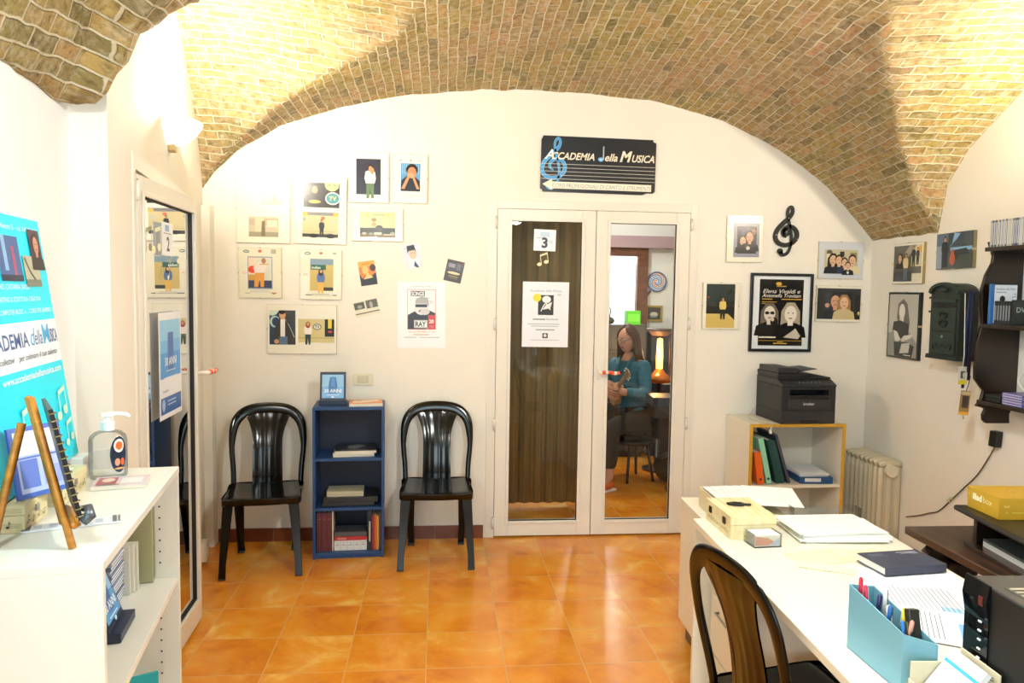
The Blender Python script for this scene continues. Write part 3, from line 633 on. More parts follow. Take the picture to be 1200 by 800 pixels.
# loose photos and poster
def card(name, mw, w_, h_, base, shapes, label, cat, group=None, rough=.35, thick=.0012):
    b = B(); b.box(-w_/2, w_/2, -h_/2, h_/2, .0005, .0005+thick, mat(base, rough)); art(b, shapes, .0006+thick, rough)
    return tag(b.link(name, mw=mw), label, cat, group)
GL = 'loose prints stuck on the back wall'
card('photo_card', back(-.429, 1.660, 9), .1, .148, '#d8761c', [('r', -.05, .04, .05, .074, '#e8a030'), ('p', [(-.05, -.074), (.05, -.074), (.05, .0), (.02, -.02), (-.01, -.01), (-.035, -.03), (-.05, 0)], '#14100e'), ('e', -.012, .02, .02, .026, '#f0b460'), ('e', .035, .03, .018, .022, '#3a1c10'), ('p', [(-.03, -.035), (.03, -.03), (.0, -.0)], '#f2c480'), ('r', -.03, .055, .02, .058, '#a83c10')], 'orange photo card of a lit face, tilted above the striped card', 'photo', GL)
card('photo_card', back(-.159, 1.768, 11), .102, .146, '#cdd2e2', [('p', [(-.03, -.073), (.04, -.073), (.03, -.01), (-.02, 0)], '#dcdfe8'), ('p', [(.0, -.06), (.015, -.073), (.03, -.073), (.01, -.03)], '#27365c'), ('e', .005, .015, .024, .034, '#d8b49c'), ('p', [(-.026, .02), (-.024, .066), (.022, .068), (.028, .02), (.02, .035), (-.015, .035)], '#181416'), ('e', -.004, .018, .004, .002, '#2a1a14'), ('e', .015, .018, .004, .002, '#2a1a14'), ('r', -.04, .05, -.03, .053, '#8890b0')], 'pale blue photo card of a face with a black quiff', 'photo', GL)
card('photo_card', back(.098, 1.680, -12), .108, .133, '#3c3830', [('r', -.05, .0, .05, .05, '#4a4858'), ('r', -.04, .02, .0, .045, '#8c8a94'), ('r', .01, .01, .035, .05, '#686470'), ('e', 0, -.012, .04, .008, '#d8c8a0'), ('r', -.03, -.035, .03, -.03, '#a88c50'), ('r', -.02, -.045, .03, -.042, '#988050'), ('e', .045, .055, .004, .004, '#b03828')], 'dark photo card of a street scene, tilted beside the poster', 'photo', GL)
card('photo_card', back(-.434, 1.447, 13), .150, .095, '#dcd8c0', [('r', -.073, .0, -.01, .042, '#4a4a42'), ('r', -.0, -.005, .07, .045, '#55544a'), ('e', -.04, .015, .015, .01, '#9c9a8c'), ('e', .03, .015, .01, .02, '#a8a698'), ('r', -.075, -.03, .075, -.024, '#4c3c24')], 'small wide card with two grey photos and a brown stripe', 'photo', GL)
card('poster', back(-.100, 1.408, .3), .293, .408, '#eceef0', [
    ('t', 'ACCADEMIA DELLA MUSICA', 0, .172, .008, '#6a6a6e', dict(align='CENTER', w=.13)),
    ('r', -.087, -.09, .087, .158, '#c84a48'), ('r', -.084, -.087, .084, .155, '#f0efec'),
    ('r', -.066, .115, .02, .148, '#232325'), ('t', 'SONGS', -.062, .119, .025, '#efefee', dict(bold=.03, w=.078)), ('t', 'FOR', .03, .098, .01, '#8a8a8c'), ('t', 'YOU', .03, .07, .02, '#77777a', dict(w=.04)),
    ('p', [(-.084, -.087), (.03, -.087), (.084, -.06), (.084, .012), (.045, .03), (-.03, .03), (-.084, .0)], '#1b1b1c'), ('r', .04, -.087, .087, -.0, '#c23a34'),
    ('e', .0, .055, .05, .055, '#dcdcdc'), ('p', [(-.04, .07), (-.035, .1), (0, .115), (.04, .105), (.045, .05), (.03, .07)], '#a4a4a6'), ('r', -.038, .048, .034, .066, '#161616'), ('p', [(-.02, .02), (.02, .012), (.03, .03), (-.01, .034)], '#3a3a3a'), ('e', .02, .02, .03, .02, '#c8c8c8'),
    ('r', -.046, -.08, .036, -.032, '#f2f2f0'), ('r', -.043, -.077, .033, -.035, '#1b1b1c'), ('r', -.041, -.075, .031, -.037, '#f2f2f0'), ('t', 'RAY', -.037, -.071, .031, '#1b1b1c', dict(bold=.03, w=.064)), ('t', '20', .045, -.05, .022, '#f4e4e0', dict(bold=.03, w=.03)), ('t', 'YRS', .045, -.08, .016, '#e89088', dict(w=.03)),
    ('t', '05 DICEMBRE h 19', 0, -.108, .010, '#d88878', dict(align='CENTER', w=.16)), ('r', -.05, -.124, .045, -.119, '#c8a06a'), ('r', -.11, -.14, -.03, -.137, '#8a8a8e'), ('r', -.01, -.14, .11, -.137, '#8a8a8e')],
    'white concert poster in red and black with a face wearing dark glasses', 'poster')
# shop sign over the doors
SG = back(.989, 2.349, -.6)
b = B(); W, H_ = .3625, .171
b.prism([(-W+.012, H_), (W-.02, H_), (W-.02, H_-.012), (W, H_-.02), (W, -H_+.022), (W-.012, -H_+.012), (W-.05, -H_+.012), (W-.08, -H_), (-W+.015, -H_), (-W+.012, -H_+.012), (-W, -H_+.02), (-W, H_-.025)], .002, .01, mat('#1c2027', .3))
pts, ws = clef(-.285, .006, .325, .85)
art(b, [('s', pts, [w_*1.12 for w_ in ws], '#cfe6f4'), ('s', pts, ws, '#3f9fdf'), ('e', -.31, -.135, .02, .02, '#3f9fdf')]
    + [('r', -W+.004, .002-.0228*i-.0028, W-.004, .002-.0228*i, '#cfcabf') for i in range(5)]
    + [('t', 'A', -.342, .03, .060, '#e8eef4', dict(shear=.3, bold=.02)), ('t', 'CCADEMIA', -.296, .03, .043, '#efe4cf', dict(shear=.3, bold=.02, w=.268)),
       ('e', .012, .038, .018, .014, '#5aa8e0'), ('e', .012, .038, .010, .006, '#bcd8ee'), ('r', .024, .038, .032, .118, '#aeb6c4'), ('t', 'ella', .038, .03, .047, '#efe4cf', dict(shear=.3, bold=.02, w=.08)),
       ('t', 'M', .132, .03, .066, '#efe4cf', dict(shear=.3, bold=.03, w=.078)), ('t', 'USICA', .210, .03, .045, '#efe4cf', dict(shear=.3, bold=.02, w=.142)),
       ('p', [(-.352, -.125), (-.29, -.092), (-.29, -.108), (.338, -.108), (.338, -.150), (-.29, -.150), (-.29, -.16)], '#efe8d4'),
       ('t', 'CORSI PROFESSIONALI DI CANTO E STRUMENTI', -.288, -.143, .026, '#8d96a2', dict(shear=.2, w=.62))], .0101, .4)
sg = b.link('sign_board', mw=SG); tag(sg, 'dark sign board with blue treble clef and ACCADEMIA della MUSICA lettering above the doors', 'sign')
# sheets on the door glass
def sheet(name, mw, w_, h_, shapes, label, base='#e6e9f0', cat='paper notice'):
    return card(name, mw, w_, h_, base, shapes, label, cat, thick=.0008)
sheet('paper_notice', back(.660, 1.882, -1.5, off=.0), .138, .133, [('r', -.03, .02, .03, .05, '#b8cfe2'), ('t', '3', .0, -.045, .062, '#16181c', dict(align='CENTER', bold=.04)), ('r', -.05, .012, -.02, .016, '#8a9096'), ('e', .035, -.01, .02, .012, '#cfd4dc')], 'square paper with number 3 stuck high on the left glass door')
b = B(); art(b, notes(-.03, -.02, .05, '#e8e0b0'), .0005); tag(b.link('note_sticker', mw=back(.655, 1.756, 8)), 'cream beamed music note sticker below the number 3 sheet', 'sticker')
sheet('paper_notice', back(.672, 1.419, -.3), .292, .408, [('t', 'Accademia della Musica', 0, .142, .015, '#7a98b8', dict(align='CENTER', shear=.2, w=.2)), ('r', -.048, -.003, .05, .122, '#232425'), ('e', .005, .095, .028, .022, '#e8e8e8'), ('p', [(-.02, .03), (.03, .04), (.04, .08), (.0, .06)], '#e0e0e0'), ('s', [(-.03, .02), (0, .07), (.03, .03)], .006, '#e8e8e8'), ('e', -.055, .105, .026, .025, '#f2d820'), ('e', .085, .125, .014, .008, '#c8ccd2'),
    ('r', -.08, -.033, .0, -.027, '#5a5a60'), ('t', 'Pino Daniele', .005, -.034, .012, '#4a4a50', dict(shear=.2, w=.075)), ('r', -.11, -.062, .09, -.058, '#a0a0a6'), ('r', -.09, -.075, .08, -.071, '#a0a0a6'), ('r', -.06, -.098, .06, -.093, '#70707a'), ('r', -.017, -.148, .017, -.117, '#2c2c30'), ('e', 0, -.132, .01, .01, '#d8d8d8'), ('r', -.09, -.162, .09, -.159, '#a8a8ae')],
    'white A3 notice with black drawing and yellow dot on the left glass door')
LDi = LD.inverted()
sheet('paper_notice', LD @ Matrix.Translation((.333, 1.731, .0)), .14, .13, [('r', -.03, .03, .02, .055, '#7ea8d8'), ('t', '2', .005, -.045, .055, '#202226', dict(align='CENTER', bold=.03)), ('r', -.05, .02, .05, .024, '#8a9096')], 'white paper with number 2 on the open glass door at left')
sheet('poster', LD @ Matrix.Translation((.348, 1.232, .0)), .29, .42, [('r', -.13, -.05, .13, .18, '#3f93dc'), ('r', -.13, .05, .13, .18, '#6ab4ea'), ('r', -.13, .10, .13, .18, '#8cc8f0'), ('p', [(-.04, -.03), (.04, -.03), (.035, .13), (-.035, .13)], '#2b62b4'), ('r', -.13, -.12, .13, -.075, '#e4e9f2'), ('t', '30 ANNI', 0, .0, .032, '#eef6ff', dict(align='CENTER', bold=.02, w=.15)), ('r', -.06, -.025, .06, -.02, '#bcd8f4'), ('r', -.09, -.05, .09, -.046, '#bcd8f4'), ('r', -.13, -.19, .13, -.125, '#2f5ea8'), ('r', -.05, -.145, .06, -.141, '#cfe0f4'), ('r', -.05, -.16, .06, -.156, '#cfe0f4'), ('e', -.1, -.155, .02, .025, '#a8c8ec'), ('t', 'Accademia', -.11, -.105, .012, '#5a708c')],
    'blue poster reading 30 ANNI on the open glass door at left')
for k, (x, y, s_) in enumerate(((.165, 1.68, .07), (.47, 1.65, .05), (.338, 1.58, .04))):
    b = B(); art(b, notes(0, 0, s_, '#e9e4bc', k == 0), .0008)
    tag(b.link('note_sticker', mw=LD @ Matrix.Translation((x, y, .0))), ['beamed cream note sticker left of the number 2 paper on the open glass door', 'cream note sticker right of the number 2 paper on the open door', 'cream note sticker lowest between the two papers on the open door'][k], 'sticker')
# light switch
b = B(); SWM = mat('#ded8c0', .35)
b.box(-.06, .06, -.037, .037, 0, .008, SWM); sw = b.link('light_switch', mw=back(-.456, 1.008), bevel=.003); tag(sw, 'cream three-gang light switch plate above the blue bookshelf', 'light switch')
for i in (-1, 0, 1):
    B().box(i*.024-.010, i*.024+.010, -.022, .022, .008, .012, mat('#c9c2a6', .3)).link('switch_key', sw, back(-.456, 1.008), bevel=.001)
# junction box low in the left corner
b = B(); b.box(0, .045, 0, .085, 0, .11, mat('#e0dccf', .4)); b.box(.045, .05, .01, .075, .012, .1, mat('#d4d0c2', .4)); jb = b.link('junction_box', mw=TR(-1.325, 4.33, .02, R(10)), bevel=.004)
tag(jb, 'small white socket box low on the wall behind the open glass door', 'socket')

# ------------------------------------------------------------------ lamps
BOWL = mat('#fff4e0', .5, emit=1.6, name='lit_glass_bowl')
def wall_lamp(mw, label):
    b = B(); TTT = Matrix.Rotation(R(-90), 4, 'X')
    # half bowl: local z out of the wall, y up
    v = []; f = []; n = 20; prof = [(.17, .045), (.165, .03), (.145, .005), (.11, -.025), (.06, -.05), (.012, -.06)]
    for r_, h in prof:
        for i in range(n+1):
            a = math.pi*i/n; v.append((r_*math.cos(a), h, .002+r_*.82*math.sin(a)))
    for j in range(len(prof)-1):
        for i in range(n): f.append((j*(n+1)+i, j*(n+1)+i+1, (j+1)*(n+1)+i+1, (j+1)*(n+1)+i))
    b.faces(v, f, BOWL, True)
    o = b.link('wall_lamp', mw=mw, solid=.004); tag(o, label, 'wall lamp')
    b = B(); b.box(-.03, .03, -.085, -.03, 0, .03, mat('#b09a68', .4, .6)); b.link('bracket', o, mw, bevel=.003)
    b = B(); b.cyl((0, 0, 0), .02, .06, mat('#e8e4da', .4), 12, T=Matrix.Translation((0, -.03, .06)) @ Matrix.Rotation(R(-90), 4, 'X')); b.link('bulb_socket', o, mw)
    return o
wall_lamp(WL @ Matrix.Translation((3.62, 2.245, .0)), 'lit white half-bowl wall lamp above the open glass door')
wall_lamp(right(2.75, 2.245), 'lit white half-bowl wall lamp on the right-hand wall')
wall_lamp(frame3((-.862, .98, 2.08), (-.16, .987, 0), (0, 0, 1)), 'added white half-bowl fill lamp on the near left wall')  # unseen lamp, added as a body for the near fill light
b = B(); b.tube([(.80, 1.50, 2.48), (.80, 1.50, 2.95)], .004, mat('#e8e4da', .4), 6); pl = b.link('pendant_lamp'); tag(pl, 'white globe pendant lamp hanging from the vault', 'pendant lamp')
b = B(); b.cyl((.80, 1.50, 2.91), .05, .03, mat('#e8e4da', .4), 16); b.link('ceiling_rose', pl)
b = B(); b.lathe([(.03, .13), (.12, .06), (.19, -.02), (.2, -.04)], mat('#eeeae0', .4), 24, T=Matrix.Translation((.80, 1.50, 2.40))); b.link('lamp_shade', pl, solid=.003)

# ------------------------------------------------------------------ plastic chairs
def make_chair():
    """origin on the floor under the seat centre, sitter faces -y"""
    root = empty('plastic_chair')
    yb = lambda z: .185+.10*max(0, (z-.42))/.45      # backrest leans back
    # seat
    b = B(); n = 14
    def seat_fn(top):
        def fn(u, v):
            x = (u-.5)*2; y = (v-.5)*2
            wx = .195+.012*(-y)*.5; px = x*wx; py = y*.19-.005
            r2 = max(abs(x), abs(y))
            z = .425-.012*(1-x*x)*(1-y*y*.4)
            if y < -.75: z -= .018*((-y-.75)/.25)**2
            return (px, py, z-(0 if top else .012))
        return fn
    b.grid(seat_fn(True), n, n, BLACKPL); b.grid(seat_fn(False), n, n, BLACKPL)
    # apron round the rim
    rim = [(-.2, -.19), (-.1, -.2), (0, -.203), (.1, -.2), (.2, -.19), (.202, 0), (.192, .185), (0, .19), (-.192, .185), (-.202, 0)]
    rim = smooth_path(rim, 4, True)
    v = [(x, y, .425) for x, y in rim]+[(x*1.005, y*1.005, .392) for x, y in rim]+[(x*.97, y*.97, .392) for x, y in rim]+[(x*.97, y*.97, .42) for x, y in rim]
    N = len(rim); f = []
    for k in range(3): f += [(k*N+i, k*N+(i+1) % N, (k+1)*N+(i+1) % N, (k+1)*N+i) for i in range(N)]
    b.faces(v, f, BLACKPL, True); b.link('seat', root)
    # legs: angle-section, tapering and splayed
    for (tx, ty, bx, by) in ((-.185, -.178, -.205, -.225), (.185, -.178, .205, -.225), (-.175, .165, -.158, .215), (.175, .165, .158, .215)):
        b = B(); sx = -1 if tx < 0 else 1; sy = -1 if ty < 0 else 1
        P = []
        for t, wd in ((0, .056), (.35, .048), (.8, .036), (1, .038)):
            x = tx+(bx-tx)*t; y = ty+(by-ty)*t; z = .415*(1-t)
            q = .006
            # L-shaped section with outer corner at (x, y)
            sec = [(0, 0), (-wd, 0), (-wd, -q*sy*0-q), (-q, -q), (-q, -wd), (0, -wd)]
            P += [(x+sx*(a+.012), y+sy*(c+.012), z) for a, c in sec]
        f = [tuple(range(6)), tuple(range(18, 24))]
        for k in range(3): f += [(k*6+i, k*6+(i+1) % 6, (k+1)*6+(i+1) % 6, (k+1)*6+i) for i in range(6)]
        b.faces(P, f, BLACKPL, False)
        lg = b.link('leg', root, bevel=.002)
        b = B(); b.box(bx-sx*.022-.014, bx-sx*.022+.026, by-.014, by+.026, 0, .012, mat('#3c3e3c', .5)) if False else b.box(min(bx+sx*.012, bx-sx*.024), max(bx+sx*.012, bx-sx*.024), min(by+sy*.012, by-sy*.024), max(by+sy*.012, by-sy*.024), 0, .011, mat('#2c2e2c', .5))
        b.link('foot_cap', lg, bevel=.002)
    # back frame: broad flattened arch
    path = [(-.188, .405), (-.192, .50), (-.202, .60), (-.203, .68), (-.193, .755), (-.160, .808), (-.10, .840), (0, .850), (.10, .840), (.160, .808), (.193, .755), (.203, .68), (.202, .60), (.192, .50), (.188, .405)]
    P = smooth_path(path, 5)
    rad = []
    pp = []
    for x, z in P:
        k = max(0, min(1, (z-.62)/.2)); rad.append((.0155+.0155*k, .0075+.005*(1-k)))
        pp.append((x*(1-.03*k), yb(z)-.035*k*(1-(x/.2)**2)*0, z))
    b = B()
    # manual sweep: section wide in-plane near the top
    Nn = len(pp); sec = 12; v = []
    for i in range(Nn):
        a = Vector(pp[max(0, i-1)]); c = Vector(pp[min(Nn-1, i+1)]); t = (c-a).normalized()
        nrm = Vector((0, 1, -.22)).normalized(); side = t.cross(nrm).normalized(); ra, rb = rad[i]
        for k in range(sec):
            an = 2*math.pi*k/sec; v.append(Vector(pp[i])+side*(ra*math.cos(an))+nrm*(rb*math.sin(an)))
    f = [(i*sec+k, i*sec+(k+1) % sec, (i+1)*sec+(k+1) % sec, (i+1)*sec+k) for i in range(Nn-1) for k in range(sec)]
    f += [tuple(range(sec)), tuple(range((Nn-1)*sec, Nn*sec))]
    b.faces(v, f, BLACKPL, True); b.link('back_frame', root)
    # splat: ribbed centre panel, flaring into the arch
    def splat(front):
        def fn(u, v_):
            z = .412+(.832-.412)*v_
            hw = .086-.003*math.sin(math.pi*v_*.9)+.058*max(0, (v_-.55)/.45)**2
            x = (u-.5)*2*hw
            y = yb(z)+.010*math.cos((u-.5)*math.pi)-.004-.018*math.sin(math.pi*min(1, v_*1.1))*(1 if v_ < .9 else .6)
            y += -.0014*abs(math.sin(u*math.pi*5))
            if z > .80: x = max(-.17, min(.17, x))
            return (x, y+(0 if front else .006), z)
        return fn
    b = B(); b.grid(splat(True), 30, 18, BLACKPL); b.grid(splat(False), 30, 18, BLACKPL); b.link('back_splat', root)
    return root
chair = make_chair()
chair.matrix_world = TR(-.968, 4.36, 0, R(7)); tag(chair, 'black plastic arch-back chair left of the blue bookshelf', 'chair')
c2 = copy_tree(chair); c2.matrix_world = TR(0, 4.42, 0, R(0)); tag(c2, 'black plastic arch-back chair right of the blue bookshelf', 'chair')
c3 = copy_tree(chair); c3.matrix_world = TR(1.045, 1.985, 0, R(101)); tag(c3, 'black plastic arch-back chair pushed in at the white desk', 'chair')

# ------------------------------------------------------------------ blue bookshelf and what stands in it
BLUE = mat('#1c4276', .45, var=.08, scale=20, name='blue_painted_wood'); BLUEB = mat('#0b1530', .5)
MB = TR(-.708, 4.40, 0, R(3.2))
b = B(); W_, D_, H_ = .405, .285, .885; t = .016
b.box(0, t, 0, D_, 0, H_, BLUE); b.box(W_-t, W_, 0, D_, 0, H_, BLUE); b.box(t, W_-t, 0, D_, H_-t, H_, BLUE); b.box(t, W_-t, 0, D_, .02, .036, BLUE); b.box(t, W_-t, .012, .024, 0, .02, BLUE)
bs = b.link('bookshelf', mw=MB, bevel=.0015); tag(bs, 'small blue three-tier bookshelf between the two black chairs', 'bookshelf')
for z in (.298, .588):
    B().box(t, W_-t, .004, D_-.01, z-.016, z, BLUE).link('shelf_board', bs, MB, bevel=.001)
B().box(t, W_-t, D_-.008, D_-.001, .02, H_-.005, BLUEB).link('back_panel', bs, MB)
MBL = Matrix.Translation((0, 0, .001)) @ MB @ Matrix.Translation((.0005, 0, 0))
def easel_display(mw, w_, h_, label, tilt=12):
    """printed card in a dark folding display case: low tray and raised lid; local x right, y depth, z up"""
    CASE = mat('#1b2740', .4); e = .012
    b = B(); b.box(-w_/2-.005, w_/2+.005, -.045, .03, 0, .022, CASE)
    o = b.link('display_case', mw=mw, bevel=.002); tag(o, label, 'display case')
    m2 = mw @ Matrix.Translation((0, -.02, .02)) @ Matrix.Rotation(R(90-tilt), 4, 'X')
    b = B(); b.box(-w_/2, w_/2, 0, h_, -.014, 0, CASE); b.link('case_lid', o, m2, bevel=.002)
    b = B(); b.box(-w_/2+e, w_/2-e, e*1.4, h_-e*1.4, 0, .002, mat('#5f9fd4', .25))
    iw = w_-2*e; ih = h_-2.8*e; cy = h_/2
    art(b, [('r', -iw/2, cy, iw/2, cy+ih/2, '#8cbde4'), ('p', [(-.022, cy-.04), (.022, cy-.04), (.026, cy+.0), (.017, cy+.055), (-.017, cy+.055), (-.026, cy)], '#2e68ac'), ('p', [(-.012, cy-.0), (.012, cy-.0), (.01, cy+.05), (-.01, cy+.05)], '#4a88c8'), ('t', '30 ANNI', 0, cy-.035, .02, '#e8f2fc', dict(align='CENTER', bold=.02, w=iw*.8)), ('r', -iw*.3, cy-.052, iw*.3, cy-.049, '#d0e2f4'), ('e', 0, cy-.062, .008, .005, '#d0e2f4')], .0021)
    b.link('card_print', o, m2)
    return o
easel_display(MBL @ TR(.105, .13, H_), .148, .172, 'dark display case with a blue 30 ANNI card on the blue bookshelf')
def book(mw, w_, d_, h_, cover, label, cat='book', group=None, name='book', pages='#e4dfd0', spine='x0', arts=None):
    """box book: x width, y depth, z height/thickness; spine on the -y side"""
    t = .0018
    b = B(); c = mat(cover, .4)
    b.box(0, w_, 0, t*1.5, 0, h_, c)
    if h_ < w_: b.box(0, w_, t, d_, 0, t, c); b.box(0, w_, t, d_, h_-t, h_, c)
    else: b.box(0, t, t, d_, 0, h_, c); b.box(w_-t, w_, t, d_, 0, h_, c)
    o = b.link(name, mw=mw); tag(o, label, cat, group)
    b = B(); q = .003
    if h_ < w_: b.box(q, w_-q, t*1.5, d_-q, t, h_-t, mat(pages, .8))
    else: b.box(t, w_-t, t*1.5, d_-q, q, h_-q, mat(pages, .8))
    b.link('page_block', o, mw)
    if arts:
        b = B(); art(b, arts, 0, .35, T=Matrix.Translation((0, -.0001, 0)) @ Matrix.Rotation(R(90), 4, 'X')); b.link('spine_print', o, mw)
    return o
def magazine(mw, w_, d_, cover, shapes, label, group=None, th=.006, name='magazine', cat='magazine', edge='#d9d2c2'):
    b = B(); b.box(-w_/2, w_/2, -d_/2, d_/2, 0, th*.8, mat(edge, .7)); b.box(-w_/2, w_/2, -d_/2, d_/2, th*.8, th, mat(cover, .3)); art(b, shapes, th+.0001, .3)
    return tag(b.link(name, mw=mw), label, cat, group)
magazine(MBL @ TR(.295, .09, H_, R(4)), .19, .14, '#d98a40', [('p', [(-.08, -.05), (-.02, -.06), (.03, -.03), (.08, .0), (.07, .05), (.0, .03), (-.06, .04)], '#efe2cc'), ('e', -.04, .02, .02, .01, '#a8542a'), ('r', -.09, .05, -.02, .06, '#7a3414')], 'orange and white leaflet pile lying on top of the blue bookshelf', th=.022)
for k, (dx, rz, cv, th, nm) in enumerate(((0, 3, '#cfc6b4', .010, 'tan-covered magazine at the bottom of the pile on the upper blue shelf'), (.006, -2, '#ece6dc', .010, 'white magazine in the middle of the pile on the upper blue shelf'), (.012, 2, '#191a1e', .018, 'black-covered magazine topmost of the pile on the upper blue shelf'))):
    magazine(MBL @ TR(.225+dx, .135, .588+k*.010, R(rz)), .235, .19, cv, [('t', 'CAPITANO', -.08, -.085, .022, '#dedede', {}), ('p', [(-.05, -.03), (.0, -.05), (.06, .03), (.02, .07), (-.04, .04)], '#9a9a9e')] if k == 2 else [], nm, 'magazines on the upper blue shelf', th)
for k, (w_, h_) in enumerate(((.30, .022), (.315, .032))):
    b = B(); b.box(0, w_, 0, .2, 0, h_, mat('#15161a', .4)); o = b.link('flat_case', mw=MBL @ TR(.05+.005*k, .03, .298+.022*k, R(1)), bevel=.003)
    tag(o, ['flat black case at the bottom of the pile on the middle blue shelf', 'thicker flat black case under the cream box on the middle blue shelf'][k], 'case', 'flat cases on the middle blue shelf')
b = B(); b.box(0, .21, 0, .14, 0, .03, mat('#b9b49a', .5, var=.1)); b.box(.0, .21, -.001, 0, .012, .014, mat('#8c8670')); o = b.link('cream_box', mw=MBL @ TR(.075, .05, .352), bevel=.002); tag(o, 'flat cream box topmost of the pile on the middle blue shelf', 'box')
gm = 'upright books on the bottom blue shelf'
ordn = ['leftmost', 'second', 'third']
for k in range(3):
    book(MBL @ TR(.020+k*.0285, .03, .036), .027, .17, .228, '#541a20', ordn[k]+(' of the three' if k == 0 else ' from the left of the')+' maroon books on the bottom blue shelf', group=gm, arts=[('r', .004, .19, .023, .192, '#a88040')])
book(MBL @ TR(.107, .03, .036), .006, .16, .235, '#e0d8c4', 'thin cream booklet right of the maroon books on the bottom blue shelf', group=gm)
for k in range(5):
    b = B(); b.box(0, .0365, 0, .12, 0, .058, mat('#dcdcda', .5)); b.box(.008, .028, -.001, 0, .03, .034, mat('#8a8a8a')); b.box(.016, .019, -.001, 0, .04, .048, mat('#3a3a3a'))
    o = b.link('small_box', mw=MBL @ TR(.118+k*.0375, .035, .036), bevel=.001)
    tag(o, ['leftmost', 'second from left', 'middle', 'second from right', 'rightmost'][k]+' of the small white boxes on the bottom blue shelf', 'box', 'small white boxes on the bottom blue shelf')
book(MBL @ TR(.118, .035, .095), .187, .13, .022, '#b8322e', 'red book lying on the small white boxes', name='book', arts=[('t', 'MUSICA', .02, .006, .01, '#e8e0d8', {})])
book(MBL @ TR(.120, .040, .1175), .183, .13, .026, '#4a4a4c', 'dark grey book lying on the red one on the bottom blue shelf')
xs = .308
for k, (w_, h_, c_, nm) in enumerate(((.028, .225, '#14161a', 'black book with pale spine lettering right on the bottom blue shelf'), (.012, .205, '#a8302c', 'thin red book right on the bottom blue shelf'), (.010, .21, '#c8602c', 'thin orange book right on the bottom blue shelf'), (.011, .20, '#c9a23c', 'thin yellow book right on the bottom blue shelf'), (.012, .215, '#5c2a1c', 'thin brown book at the right end of the bottom blue shelf'))):
    a = []
    o = book(MBL @ TR(xs, .03, .036), w_, .17, h_, c_, nm, group=gm, arts=[('r', w_*.35, .05, w_*.65, .17, '#b8b4a8')] if k == 0 else None); xs += w_+.0015

# ------------------------------------------------------------------ white shelf unit at the left
CA = R(8.57); MCAB = TR(-.608, 1.436, 0, CA)
b = B(); t = .018; CW, CL, CH = .275, .78, 1.06
b.box(-CW, 0, 0, CL, CH-t, CH, LAMW); b.box(-CW, -.001, 0, t, 0, CH-t, LAMW); b.box(-CW, -.001, CL-t, CL, 0, CH-t, LAMW)
b.box(-CW, -.012, t, CL-t, .06, .078, LAMW); b.box(-.03, -.014, t, CL-t, 0, .06, LAMW)
cab = b.link('shelf_unit', mw=MCAB, bevel=.001); tag(cab, 'white open shelf unit against the left wall with the cyan banner on it', 'shelf unit')
for z in (.41, .748): B().box(-CW+.006, -.006, t+.001, CL-t-.001, z-t, z, LAMW).link('shelf_board', cab, MCAB, bevel=.001)
B().box(-CW-.002, -CW+.004, t, CL-t, .06, CH-t, mat('#dedcd0', .5)).link('back_panel', cab, MCAB)
b = B(); HO = mat('#4a463c', .6)
for x in (-.05, -.22):
    z = .12
    while z < 1.02:
        if abs(z-.40) > .03 and abs(z-.74) > .03: b.cyl((0, 0, 0), .0028, .0006, HO, 8, T=Matrix.Translation((x, CL-t-.0002, z)) @ Matrix.Rotation(R(90), 4, 'X'))
        z += .032
ph = b.link('pin_holes', cab, MCAB); ph['kind'] = 'stuff'; ph['label'] = 'rows of small dark shelf-pin holes'
ZC = 1.061
